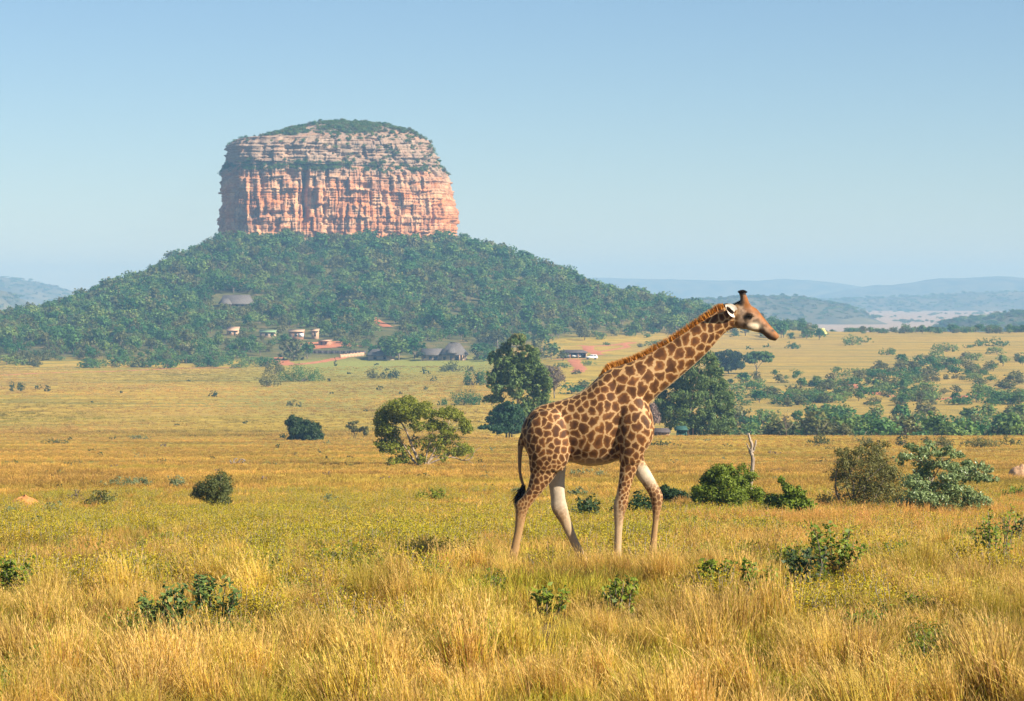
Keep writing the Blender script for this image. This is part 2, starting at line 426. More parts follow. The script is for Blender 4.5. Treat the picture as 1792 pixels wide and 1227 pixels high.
sl = attr(nt, 'slope'); sr = math_n(nt, 'MULTIPLY', sl.outputs['Fac'], 0.35); g4 = mixc(nt, sr, g3, (0.34, 0.235, 0.09))
fine = ramp(nt, n3.outputs[0], [(0.25, (0.62, 0.60, 0.55)), (0.55, (1.0,) * 3), (0.8, (1.12, 1.1, 1.05))])
g5 = mixc(nt, 0.85, g4, fine.outputs[0], 'MULTIPLY')
fine2 = ramp(nt, n4.outputs[0], [(0.3, (0.7, 0.68, 0.62)), (0.6, (1.0,) * 3)])
g6 = mixc(nt, 0.6, g5, fine2.outputs[0], 'MULTIPLY')
ns_ = attr(nt, 'soil'); g6 = mixc(nt, ns_.outputs['Fac'], g6, mixc(nt, n3.outputs[0], (0.10, 0.065, 0.025), (0.24, 0.16, 0.065)))
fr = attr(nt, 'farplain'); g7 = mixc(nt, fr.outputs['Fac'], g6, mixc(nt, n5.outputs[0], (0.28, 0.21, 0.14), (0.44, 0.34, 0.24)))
bs = nd(nt, 'ShaderNodeBsdfPrincipled'); bs.inputs['Roughness'].default_value = 0.95; bs.inputs['Specular IOR Level'].default_value = 0.1
bp = nd(nt, 'ShaderNodeBump'); bp.inputs['Strength'].default_value = 0.8; bp.inputs['Distance'].default_value = 0.5
nt.links.new(n3.outputs[0], bp.inputs['Height']); nt.links.new(bp.outputs[0], bs.inputs['Normal'])
nt.links.new(g7, bs.inputs['Base Color']); nt.links.new(bs.outputs[0], out.inputs[0])
M['ground'] = m
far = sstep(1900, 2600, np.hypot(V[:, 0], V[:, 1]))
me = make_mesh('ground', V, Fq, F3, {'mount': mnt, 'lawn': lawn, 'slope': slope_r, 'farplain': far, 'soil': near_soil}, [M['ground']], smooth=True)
ground = link('ground', me)
tag(ground, 'open straw-coloured savanna plain sloping down to the mountain foot', 'ground', kind='structure')

# distant hills
def hill(name, label, px0, px1, D, crest, depth, seed, tail=60):
    """crest: list of (px, py) along the skyline, D metres away"""
    crest = np.array(crest, float)
    n, m_ = 420, 60
    u = np.linspace(px0 - tail, px1 + tail, n)
    cy = np.interp(u, crest[:, 0], crest[:, 1])
    H = (HY - cy) / F * D + 48.0
    e = sstep(px0 - tail, px0 + 10, u) * sstep(px1 + tail, px1 - 10, u)
    X = (u - CX) / F * D
    vv = np.linspace(-1, 1, m_)
    prof = np.cos(vv * np.pi / 2) ** 1.3
    XX, VV = np.meshgrid(X, vv)
    YY = D + VV * depth
    ZZ = -49 + (H * e)[None, :] * prof[:, None]
    ZZ = ZZ + (0.22 * H.max()) * (fbm(XX / (D * .016), YY / (D * .03), 0, seed, 6) - 0.5) * prof[:, None] * e[None, :]
    id_ = np.arange(n * m_).reshape(m_, n)
    q = np.stack([id_[:-1, :-1], id_[:-1, 1:], id_[1:, 1:], id_[1:, :-1]], -1).reshape(-1, 4)
    o = link(name, make_mesh(name, np.stack([XX, YY, ZZ], -1).reshape(-1, 3), q, None, None, [M['far_hill']], smooth=True))
    return tag(o, label, 'hill', kind='structure')

hill('hill', 'low wooded hill beyond the pale plain past the giraffe head', 1215, 1470, 4300, [(1215, 527), (1290, 517), (1400, 521), (1470, 531)], 500, 3)
hill('hill', 'long blue ridge along the far side of the pale plain', 1400, 1900, 7200, [(1400, 528), (1480, 524), (1560, 520), (1700, 512), (1800, 512), (1900, 515)], 700, 9, 100)
hill('hill', 'faint pale blue hill rising on the horizon', 1480, 1950, 10000, [(1480, 508), (1560, 499), (1640, 487), (1720, 483), (1800, 486), (1950, 500)], 1200, 13, 120)
hill('hill', 'faint flat-topped plateau on the hazy horizon behind the mountain shoulder', 960, 1520, 11500, [(960, 494), (1040, 487), (1300, 489), (1450, 492), (1520, 503)], 1000, 17, 150)
hill('hill', 'hazy blue hill range behind the wooded mountain flank', -160, 130, 7000, [(-160, 480), (0, 487), (60, 494), (110, 503), (130, 512)], 900, 21, 60)
hill('hill', 'darker wooded hill below the hazy blue range', -160, 30, 4600, [(-160, 490), (-40, 500), (0, 507), (30, 520)], 400, 25, 40)
hill('hill', 'dark wooded spur jutting into the pale plain beside the ridge trees', 1660, 1900, 2900, [(1660, 562), (1720, 553), (1792, 545), (1900, 535)], 250, 29, 40)

# ------------------------------------------------------------------ the rock mesa
def build_mesa():
    nth, nz = 1100, 280
    th = np.linspace(0, 2 * np.pi, 20001)
    def plan(t):
        c, s = np.cos(t), np.sin(t); e = np.where(c < 0, 8.0, 4.2)
        r = (np.abs(c) ** e + np.abs(s) ** e) ** (-1 / e)
        return r * c, r * s
    qx, qy = plan(th); al = np.concatenate([[0], np.cumsum(np.hypot(np.diff(qx) * 68, np.diff(qy) * 52))])
    th = np.interp(np.linspace(0, al[-1], nth, endpoint=False), al, th)
    D0 = 1676.0
    prof = np.array([(0, 455), (0, 425), (0.0, 380), (0.012, 345), (0.03, 312), (0.05, 300), (0.085, 293), (0.115, 286), (0.125, 272), (0.15, 258),
                     (0.19, 246), (0.26, 236), (0.38, 227), (0.55, 218), (0.75, 210), (1.0, 204)], float)
    seg = np.hypot(np.diff(prof[:, 0]) * 200 * 0.6, np.diff(prof[:, 1]))
    cum = np.concatenate([[0], np.cumsum(seg)]); tt = np.linspace(0, cum[-1], nz)
    ins = np.interp(tt, cum, prof[:, 0]); pyp = np.interp(tt, cum, prof[:, 1])
    z0 = (HY - pyp) / F * D0
    TH, INS = np.meshgrid(th, ins); ZB = np.repeat(z0[:, None], nth, 1)
    c, s = np.cos(TH), np.sin(TH)
    ux, uy = plan(TH)
    side = sstep(-0.6, 0.75, c)
    INS = INS * (1 - (1 - sstep(.10, .42, INS)) * (1 - (0.10 + 1.30 * side)))
    a_, b_ = 68.0, 52.0
    rot = math.radians(9.5)
    lx, ly = ux * a_, uy * b_
    cr, sr = math.cos(rot), math.sin(rot)
    # outward direction
    px_, py_ = lx[0], ly[0]
    tx_ = np.roll(px_, -6) - np.roll(px_, 6); ty_ = np.roll(py_, -6) - np.roll(py_, 6); tn = np.hypot(tx_, ty_) + 1e-9
    ox, oy = np.repeat((ty_ / tn)[None], nz, 0), np.repeat((-tx_ / tn)[None], nz, 0)
    wx, wy = lx * cr - ly * sr, lx * sr + ly * cr
    nx, ny = ox * cr - oy * sr, ox * sr + oy * cr
    per = np.concatenate([[0], np.cumsum(np.hypot(np.diff(wx[0]), np.diff(wy[0])))])
    S = np.repeat(per[None, :], nz, 0)
    up = sstep(300, 285, np.repeat(pyp[:, None], nth, 1))
    low = 1 - up
    # horizontal strata, broken along their length
    rng = np.random.default_rng(4)
    lay = np.cumsum(np.concatenate([[10.0], rng.uniform(0.8, 2.6, 90)]))
    li = np.searchsorted(lay, ZB + 1.2 * (fbm(S / 25, ZB / 60, 0, 3, 3) - .5)).astype(float)
    st = (vnoise(S / 11, li * 5.7, 0, 31) - 0.5) + 0.6 * (vnoise(S / 3.2, li * 3.1, 0, 37) - 0.5) + 0.9 * (hash01(li, li * 0 + 2.0) - 0.5)
    # big joints and blocks
    lay2 = np.cumsum(np.concatenate([[10.0], rng.uniform(4.5, 11, 24)]))
    wob = 3 * (fbm(S / 14, ZB / 14, 0, 41, 3) - 0.5)
    l2 = np.searchsorted(lay2, ZB + wob).astype(float)
    cell = np.floor((S + wob + 3.0 * hash01(l2, l2 * 0 + 5.0)) / 6.5)
    blk = hash01(cell, l2 * 1.0) - 0.5
    cell3 = np.floor((S + wob * .7) / 2.4); l3 = np.searchsorted(lay2, ZB * 1.7 - 25 + wob).astype(float)
    blk2 = hash01(cell3 + 91, l3) - 0.5
    vert = fbm(S / 2.1, ZB / 16, 0, 51, 4) - 0.5
    bigv = fbm(S / 22, ZB / 40, 0, 57, 3) - 0.5
    disp = st * (1.0 * low + 2.5 * up) + low * (blk * 2.9 + blk2 * 1.7 + vert * 3.6) + up * (blk * 2.4 + blk2 * 1.3) + bigv * 4.0
    zf = ZB + 1.2 * (fbm(S / 25, ZB / 60, 0, 3, 3) - .5)
    gap = np.minimum(np.abs(zf - lay[np.clip(li.astype(int), 0, len(lay) - 1)]), np.abs(zf - lay[np.clip(li.astype(int) - 1, 0, len(lay) - 1)]))
    disp = disp - (0.7 + 0.8 * up) * sstep(.42, .10, gap) * (vnoise(S / 7, li * 2.3, 0, 131) > .38)
    jf = np.mod(S + wob + 3.0 * hash01(l2, l2 * 0 + 5.0), 6.5); jf = np.minimum(jf, 6.5 - jf)
    disp = disp - 1.8 * low * sstep(.5, .15, jf) * (hash01(cell + 7, l2) > .35)
    # clefts and overhangs seen on the sunlit face
    pxs = CX + (wx * (1 - INS) + MC[0]) / (wy * (1 - INS) + MC[1]) * F
    pyy = np.repeat(pyp[:, None], nth, 1)
    front = sstep(0.1, -0.2, ny)
    for (cx_, cw, p0, p1, dep) in ((533, 5, 300, 380, 6.5), (510, 10, 298, 318, 3.5), (566, 3, 330, 375, 3), (524, 3, 315, 385, 4),
                                   (640, 12, 322, 330, 2.5), (470, 26, 372, 380, 2.6), (420, 5, 380, 402, 3), (787, 10, 300, 330, 5)):
        disp = disp - front * dep * np.exp(-((pxs - cx_) / cw) ** 2) * sstep(p0 - 3, p0 + 3, pyy) * sstep(p1 + 3, p1 - 3, pyy)
    for (cx_, cw, p0, p1, dep) in ((555, 14, 326, 358, 2.6), (480, 12, 352, 370, 2.2), (500, 30, 374, 420, 1.0), (795, 7, 346, 385, 2.5), (402, 6, 290, 420, 1.5)):
        disp = disp + front * dep * np.exp(-((pxs - cx_) / cw) ** 4) * sstep(p0 - 2, p0 + 2, pyy) * sstep(p1 + 2, p1 - 2, pyy)
    flat = sstep(0.35, 0.18, INS)
    disp = disp * (0.15 + 0.85 * flat)
    X = wx * (1 - INS) + nx * disp + MC[0]
    Y = wy * (1 - INS) + ny * disp + MC[1]
    dome = sstep(0.12, 0.5, INS)
    Z = ZB + (X - MC[0]) * 0.042 * sstep(0.05, 0.3, INS) + dome * 3.2 * (fbm(X / 14, Y / 14, 0, 61, 4) - .5)
    Z = Z + dome * 1.2 * (np.floor(fbm(X / 20, Y / 20, 0, 63, 3) * 9) / 9 - 0.5)
    # rock colour: fresh orange faces, grey weathered ledges, lichen
    weather = np.clip(0.15 + 0.85 * sstep(340, 285, pyy) + 0.5 * (fbm(S / 8, ZB / 5, 0, 71, 4) - .5) - 0.35 * (st < -0.35), 0, 1)
    streak = fbm(S / 1.6, ZB / 22, 0, 75, 4)
    tone = fbm(S / 6, ZB / 4, 0, 77, 4)
    org = np.array([0.52, 0.215, 0.085]); pale = np.array([0.62, 0.355, 0.19]); gry = np.array([0.27, 0.215, 0.165]); drk = np.array([0.27, 0.125, 0.075])
    rc = org + (pale - org) * sstep(0.45, 0.7, tone)[..., None]
    rc = rc + (drk - rc) * (0.7 * sstep(0.56, 0.72, streak))[..., None]
    rc = rc + (gry - rc) * (0.85 * weather)[..., None]
    rc = rc * (0.85 + 0.3 * hash01(li, np.floor(S / 5)))[..., None]
    id_ = np.arange(nz * nth).reshape(nz, nth)
    q = np.stack([id_[:-1], np.roll(id_[:-1], -1, 1), np.roll(id_[1:], -1, 1), id_[1:]], -1).reshape(-1, 4)
    m, nt, out = nodes('sandstone')
    ac = attr(nt, 'rock'); geo = nd(nt, 'ShaderNodeNewGeometry')
    mp = nd(nt, 'ShaderNodeMapping'); mp.inputs['Scale'].default_value = (1, 1, 2.2); nt.links.new(geo.outputs['Position'], mp.inputs[0])
    n = noise_n(nt, 0.7, 6, mp.outputs[0], 0.7)
    f = ramp(nt, n.outputs[0], [(0.3, (0.62, 0.60, 0.58)), (0.6, (1.08,) * 3)])
    c = mixc(nt, 0.8, ac.outputs['Color'], f.outputs[0], 'MULTIPLY')
    b = nd(nt, 'ShaderNodeBsdfPrincipled'); b.inputs['Roughness'].default_value = 0.9; b.inputs['Specular IOR Level'].default_value = 0.15
    bpn = nd(nt, 'ShaderNodeBump'); bpn.inputs['Strength'].default_value = 0.7; bpn.inputs['Distance'].default_value = 0.8
    nt.links.new(n.outputs[0], bpn.inputs['Height']); nt.links.new(bpn.outputs[0], b.inputs['Normal'])
    nt.links.new(c, b.inputs['Base Color']); nt.links.new(b.outputs[0], out.inputs[0])
    Vv = np.stack([X, Y, Z], -1)
    me = make_mesh('rock_mesa', Vv.reshape(-1, 3), q, None, {'rock': np.concatenate([rc, np.ones(rc.shape[:2] + (1,))], -1).reshape(-1, 4)}, [m])
    o = link('rock_mesa', me)
    tag(o, 'flat-topped orange sandstone cliff crowning the wooded mountain', 'cliff', kind='structure')
    return Vv, INS, pyy, pxs
MV, MINS, MPY, MPX = build_mesa()

# ------------------------------------------------------------------ scatter (for stuff): points instancing a few shared plants
def scatter(name, src_meshes, P_, rot, scl, vid, extra=None):
    c = bpy.data.collections.new(name + '_sources')
    for k, me in enumerate(src_meshes):
        c.objects.link(bpy.data.objects.new('%s_kind_%02d' % (name, k), me))
    n = len(P_)
    at_ = {'vid': np.asarray(vid, int), 'rot': np.asarray(rot, float), 'scl': np.asarray(scl, float)}
    at_.update(extra or {})
    me = make_mesh(name, P_, None, None, at_)
    o = link(name, me)
    ng = bpy.data.node_groups.new(name + '_scatter', 'GeometryNodeTree')
    ng.interface.new_socket('Geometry', in_out='INPUT', socket_type='NodeSocketGeometry')
    ng.interface.new_socket('Geometry', in_out='OUTPUT', socket_type='NodeSocketGeometry')
    gi, go = ng.nodes.new('NodeGroupInput'), ng.nodes.new('NodeGroupOutput')
    ci = ng.nodes.new('GeometryNodeCollectionInfo'); ci.inputs['Collection'].default_value = c
    ci.inputs['Separate Children'].default_value = True; ci.inputs['Reset Children'].default_value = True
    ip = ng.nodes.new('GeometryNodeInstanceOnPoints'); ip.inputs['Pick Instance'].default_value = True
    def na(nm, t):
        x = ng.nodes.new('GeometryNodeInputNamedAttribute'); x.data_type = t; x.inputs['Name'].default_value = nm
        return x.outputs['Attribute']
    e2r = ng.nodes.new('FunctionNodeEulerToRotation')
    ng.links.new(na('rot', 'FLOAT_VECTOR'), e2r.inputs[0])
    ng.links.new(gi.outputs[0], ip.inputs['Points']); ng.links.new(ci.outputs[0], ip.inputs['Instance'])
    ng.links.new(na('vid', 'INT'), ip.inputs['Instance Index']); ng.links.new(e2r.outputs[0], ip.inputs['Rotation'])
    ng.links.new(na('scl', 'FLOAT_VECTOR'), ip.inputs['Scale']); ng.links.new(ip.outputs[0], go.inputs[0])
    md = o.modifiers.new('scatter', 'NODES'); md.node_group = ng
    tag(o, kind='stuff')
    return o

# ------------------------------------------------------------------ small woodland trees (unit height ~1, shared meshes)
def hill_tree_mesh(seed, leafm, spread=1.0, n=520, size=0.10, lobes_n=7, trunk=True, bushy=False):
    rng = np.random.default_rng(seed); mb = MB()
    lobes = []
    zc = 0.42 if bushy else 0.58
    for k in range(lobes_n):
        a = rng.uniform(0, 2 * np.pi); r = rng.uniform(0.05, 0.36) * spread
        z = zc + rng.uniform(-0.16, 0.22) - (0.1 if r > .25 * spread else 0)
        s = rng.uniform(0.17, 0.27)
        lobes.append((r * math.cos(a), r * math.sin(a), z, s * spread * 1.1, s * spread * 1.1, s * 0.85))
    lobes.append((0, 0, zc, 0.30 * spread, 0.30 * spread, 0.3))
    if bushy:
        for k in range(4):
            a = rng.uniform(0, 2 * np.pi); lobes.append((0.3 * spread * math.cos(a), 0.3 * spread * math.sin(a), 0.18, 0.2 * spread, 0.2 * spread, 0.18))
    crown(mb, lobes, n, size, rng, 0, 0.75, 0.45, 8, tvar=0.9)
    cm_ = mb.mesh('crown', [leafm]); tb = mb; mb = MB()
    if trunk:
        h = 0.5 if not bushy else 0.35
        tube(mb, [(0, 0, -0.12), (0.02, 0, 0.2), (rng.uniform(-.06, .06), rng.uniform(-.06, .06), h)], [0.03, 0.024, 0.012], 5, 1)
        for k in range(3):
            a = rng.uniform(0, 6.28)
            tube(mb, [(0.01, 0, 0.2), (0.16 * math.cos(a), 0.16 * math.sin(a), 0.42), (0.26 * math.cos(a), 0.26 * math.sin(a), 0.6)], [0.018, 0.012, 0.005], 4, 1)
    tm_ = mb.mesh('trunk', [leafm, M['bark']])
    for V_, F4_, F3_, T_ in zip(mb.V, mb.F4, mb.F3, mb.T): tb.add(V_, None, None, T_)
    off = tb.n - mb.n
    tb.F4 += [f + off for f in mb.F4]; tb.M4 += mb.M4; tb.F3 += [f + off for f in mb.F3]; tb.M3 += mb.M3
    whole = tb.mesh('woodland_tree', [leafm, M['bark']])
    PARTS[whole.name] = (tm_, cm_)
    return whole
PARTS = {}
def stand(name, me, loc, rz, scale):
    tm_, cm_ = PARTS[me.name]
    o = link(name, tm_); o.location = loc; o.rotation_euler = (0, 0, rz); o.scale = scale
    link('crown', cm_, o)
    return o

HT = [hill_tree_mesh(100 + k, M['hill_leaf'] if k % 4 else M['olive_leaf'], 0.85 + 0.12 * (k % 4), bushy=(k % 3 == 0)) for k in range(9)]
BU = [hill_tree_mesh(200 + k, M['hill_leaf'] if k % 3 else M['olive_leaf'], 1.25 + 0.2 * (k % 3), bushy=True, n=560) for k in range(6)]
def bare_tree_mesh(seed):
    rng = np.random.default_rng(seed); mb = MB()
    def br(p, d, l, r, lev):
        q = p + d * l; mid = (p + q) / 2 + rng.normal(size=3) * l * .06
        tube(mb, [p, mid, q], [r, r * .85, r * .65], 4, 0, 0.3 + 0.5 * rng.random())
        if lev:
            for k in range(3 if lev > 1 else 4):
                dd = d + rng.normal(size=3) * 0.55 + np.array([0, 0, .15]); dd /= np.linalg.norm(dd)
                br(q if k else mid, dd, l * rng.uniform(.6, .8), r * .55, lev - 1)
    br(np.array([0, 0, -.1]), np.array([0, 0, 1.]), .4, .025, 3)
    crown(mb, [(0, 0, .6, .4, .4, .3)], 60, 0.05, rng, 0, 0.5, 0.4, 6)
    return mb.mesh('bare_tree', [M['bare_twig']])
BT = [bare_tree_mesh(300 + k) for k in range(3)]

# windows through the trees: (px0, px1, py0, py1) of buildings and roads that the photograph shows in front of the wood
EXC = [(380, 444, 517, 527, 1500), (398, 416, 576, 582, 1400), (455, 480, 576, 585, 1400), (506, 556, 575, 588, 1400), (548, 592, 597, 612, 1400),
       (556, 640, 611, 622, 1400), (590, 640, 618, 630, 1400), (745, 826, 599, 631, 1400), (985, 1048, 604, 632, 1400), (1010, 1112, 598, 650, 1400), (655, 684, 556, 578, 1480), (480, 500, 606, 640, 1300), (430, 600, 624, 645, 1250), (940, 1115, 628, 690, 1300)]
def excluded(x, y, z, h):
    px = CX + x / y * F; p0 = HY - (z + h) / y * F; p1 = HY - z / y * F; w = 0.28 * h / y * F
    r = np.zeros(len(px), bool)
    for (a, b_, c_, d_, Dm) in EXC:
        r |= (px + w > a) & (px - w < b_) & (p1 > c_) & (p0 < d_) & (y < Dm)
    return r

rng = np.random.default_rng(7)
gx, gy = np.meshgrid(np.arange(-430, 420, 6.8), np.arange(1040, 1800, 7.6))
fx = (gx + rng.uniform(-2.4, 2.4, gx.shape)).ravel(); fy = (gy + rng.uniform(-2.6, 2.6, gx.shape)).ravel()
hgt = mound(fx, fy) - base_z(fx, fy)
cover = sstep(-2.5, 3.0, hgt) * (0.35 + 0.65 * sstep(2, 14, hgt)) * (0.55 + 0.9 * sstep(0.32, 0.6, fbm(fx / 30, fy / 60, 0, 83, 3)))
# inside the mesa footprint nothing grows at this level
dxm, dym = fx - MC[0], fy - MC[1]
cr, sr = math.cos(math.radians(9.5)), math.sin(math.radians(9.5))
mx_, my_ = dxm * cr + dym * sr, -dxm * sr + dym * cr
inside = (np.abs(mx_) / 70) ** 3.6 + (np.abs(my_) / 53) ** 3.6 < 1
fpx = CX + fx / fy * F
keep = (rng.random(len(fx)) < cover) & ~inside & (fpx > -60) & (fpx < 1500)
fx, fy, hgt = fx[keep], fy[keep], hgt[keep]
fz = G(fx, fy)
fh = rng.uniform(4.0, 9.6, len(fx)) * (0.8 + 0.5 * sstep(0.4, 0.7, fbm(fx / 25, fy / 40, 0, 91, 3))) * (0.75 + .25 * sstep(3, 20, hgt))
ok = ~excluded(fx, fy, fz, fh)
fx, fy, fz, fh = fx[ok], fy[ok], fz[ok], fh[ok]
order = np.argsort(-(fh / fy)); ind = np.zeros(len(fx), bool)
cand = [i for i in order if fy[i] < 1420 and 0 < CX + fx[i] / fy[i] * F < 1420][:290]
ind[cand] = True
for i in cand:
    k = int(rng.integers(0, 12)); me = HT[k] if k < 9 else BU[k - 9]
    s = fh[i]; o = stand('woodland_tree', me, (fx[i], fy[i], fz[i]), rng.uniform(0, 6.28), (s * rng.uniform(.95, 1.3), s * rng.uniform(.95, 1.3), s))
    q_ = CX + fx[i] / fy[i] * F
    where = ('on the wood edge' if fy[i] < 1120 else 'in the thick wood') + (' on the mountain flank facing the pale plain' if q_ < 200 else ' below the hillside lodge' if q_ < 440 else ' around the brick row and hut' if q_ < 620 else ' behind the thatched lodge' if q_ < 840 else ' behind the tall gum tree' if q_ < 960 else ' beyond the carport' if q_ < 1120 else ' behind the giraffe neck')
    tag(o, '%s %s tree %s' % ('tall' if s > 8.2 else 'low' if s < 5.5 else 'rounded', 'olive' if (k < 9 and k % 4 == 0) or k == 9 else 'green', where), 'tree', 'woodland trees on the lower mountain slope')
R_ = ~ind; n = R_.sum()
o = scatter('forest', HT + BU, np.stack([fx, fy, fz], -1)[R_], np.stack([np.zeros(n), np.zeros(n), rng.uniform(0, 6.28, n)], -1),
            np.stack([fh * rng.uniform(.95, 1.35, len(fx)), fh * rng.uniform(.95, 1.35, len(fx)), fh], -1)[R_], rng.integers(0, len(HT) + len(BU), n))
tag(o, 'dense green woodland covering the slopes of the flat-topped mountain', 'forest')

# scrub on the ledges and top of the mesa
flatV = MV.reshape(-1, 3); fi, fp, fpx_ = MINS.ravel(), MPY.ravel(), MPX.ravel()
wgt = 0.9 * sstep(303, 296, fp) * sstep(280, 288, fp) + 0.45 * sstep(0.14, 0.35, fi) + 0.11 * sstep(0.02, 0.1, fi)
wgt = wgt * (0.25 + 1.3 * sstep(0.40, 0.62, fbm(flatV[:, 0] / 11, flatV[:, 2] / 7, flatV[:, 1] / 18, 97, 3)))
right = sstep(640, 760, fpx_) * sstep(0.1, 0.3, fi); wgt = wgt * (1 + 1.2 * right)
wgt = wgt * (flatV[:, 1] < MC[1] + 30) * (1 - fi ** 3)
cnt = 3200
sel = rng.choice(len(flatV), cnt, p=wgt / wgt.sum(), replace=False)
hh = rng.uniform(1.1, 2.9, cnt)
foot = (fp[sel] > 400)
o = scatter('cliff_scrub', HT + BU, flatV[sel] - np.array([0, 0, 0.25]), np.stack([np.zeros(cnt), np.zeros(cnt), rng.uniform(0, 6.28, cnt)], -1),
            np.stack([hh * 1.3, hh * 1.3, hh], -1), rng.integers(0, len(HT) + len(BU), cnt))
tag(o, 'green scrub growing on the ledges and dome of the sandstone cliff', 'scrub')

# trees scattered over the distant plain and hills
n = 2600; dd_ = np.sqrt(rng.uniform(2000 ** 2, 8500 ** 2, n)); aa_ = np.where(rng.random(n) < .75, rng.uniform(1180, 1840, n), rng.uniform(-60, 220, n))
xx_ = (aa_ - CX) / F * dd_; kp = rng.random(n) < sstep(.42, .62, fbm(xx_ / 160, dd_ / 700, 0, 141, 3)) * .9 + .06; xx_, dd_ = xx_[kp], dd_[kp]; n = len(xx_)
zz_ = G(xx_, dd_)
for o_ in [o for o in col.objects if o.name.startswith('hill')]:
    hv = np.zeros(len(o_.data.vertices) * 3, np.float32); o_.data.vertices.foreach_get('co', hv); hv = hv.reshape(60, 420, 3)
    yi = (dd_ - hv[0, 0, 1]) / (hv[-1, 0, 1] - hv[0, 0, 1]) * 59; xi = (xx_ - hv[0, 0, 0]) / (hv[0, -1, 0] - hv[0, 0, 0]) * 419
    on = (yi >= 0) & (yi < 59) & (xi >= 0) & (xi < 419)
    zz_[on] = np.maximum(zz_[on], hv[yi[on].astype(int), xi[on].astype(int), 2])
for o_ in [o for o in col.objects if o.name.startswith('hill')]:
    hv = np.zeros(len(o_.data.vertices) * 3, np.float32); o_.data.vertices.foreach_get('co', hv); hv = hv.reshape(-1, 3)
    if hv[:, 1].mean() > 8000: continue
    up_ = np.where((hv[:, 2] > -38) & (hv[:, 1] < hv[:, 1].mean() + 30))[0]; pk = hv[rng.choice(up_, 420)]
    xx_ = np.concatenate([xx_, pk[:, 0] + rng.normal(size=420) * 6]); dd_ = np.concatenate([dd_, pk[:, 1]]); zz_ = np.concatenate([zz_, pk[:, 2] - 1])
n = len(xx_); hh_ = rng.uniform(3, 6, n) * (.6 + dd_ / 9000)
o = scatter('distant_woods', HT + BU, np.stack([xx_, dd_, zz_ - .5], -1), np.stack([np.zeros(n), np.zeros(n), rng.uniform(0, 6.28, n)], -1), np.stack([hh_ * 2.2, hh_ * 1.6, hh_], -1), rng.integers(0, len(HT) + len(BU), n))
tag(o, 'specks of woodland on the distant hazy plain and hills', 'woodland')

# ------------------------------------------------------------------ plants traced from the photograph
def traced(name, label, cat, origin, scale, base, D, lobes, branches, n, size, leafm, woodm, seed, depth=0.8, group=None, per=14, clump=0.33, parent=None,
           aspect=0.6, crown_name='crown', wood_name='trunk', grow=1.0, tvar=0.7):
    """lobes (cx,cy,rx,ry[,w]) and branches [(pts, r0_px, r1_px)] in a crop with `origin`, `scale`; base: photo pixel on the ground"""
    rng = np.random.default_rng(seed)
    s = D / F
    bx, bz = (base[0] - CX) * s, float(G((base[0] - CX) * s, D))
    zoff = 0.0
    root = parent if parent is not None else tag(empty(name, (bx, D, bz)), label, cat, group)
    if parent is not None: bx, bz = parent.location.x, parent.location.z
    def loc(cx, cy, y=0.0):
        px, py = origin[0] + cx / scale, origin[1] + cy / scale
        return np.array([(px - CX) * s - bx, y, (HY - py) * s - bz])
    lobes = [(l[0], l[1], l[2] * grow, l[3] * grow) + tuple(l[4:]) for l in lobes]
    L = []; hw = max(abs(loc(l[0], l[1])[0]) for l in lobes) + 1e-6
    for l in lobes:
        c = loc(l[0], l[1]); rx, ry = l[2] / scale * s, l[3] / scale * s
        lim = depth * math.sqrt(max(0.05, hw * hw - (c[0] * .8) ** 2))
        for k in range(2):
            y = rng.uniform(-lim, lim * 0.8) if depth > 0 else 0
            L.append((c[0], y, c[2], rx, (rx + ry) * .55, ry, (l[4] if len(l) > 4 else 1.0)))
    mb = MB(); crown(mb, L, int(n * 3.0), size * 0.9, rng, 0, aspect, clump, per, tvar=tvar)
    cr_ = mb.build(crown_name, leafm, root)
    wb_ = MB()
    for (pts, ra, rb) in branches:
        ys = rng.uniform(-0.45, 0.45) * depth * hw
        pp = [loc(p[0], p[1], ys * (k / max(1, len(pts) - 1)) ** 1.2) for k, p in enumerate(pts)]
        pp = smooth_path(pp, 4); t = np.linspace(0, 1, len(pp))
        tube(wb_, pp, (ra * (1 - t) + rb * t) / scale * s, 7, 0)
        if len(pts) > 2:                                   # twigs
            for k in range(5):
                i = rng.integers(len(pp) // 3, len(pp)); d = rng.normal(size=3) * np.array([1, 1, .7]) + np.array([0, 0, .5]); d /= np.linalg.norm(d)
                ln = hw * rng.uniform(.12, .28); rr = (ra * .3 + rb * .3) / scale * s * .6
                tube(wb_, [pp[i], pp[i] + d * ln * .5 + rng.normal(size=3) * ln * .08, pp[i] + d * ln], [rr, rr * .7, rr * .3], 4, 0)
    if branches: wb_.build(wood_name, woodm, root, smooth=True)
    return root

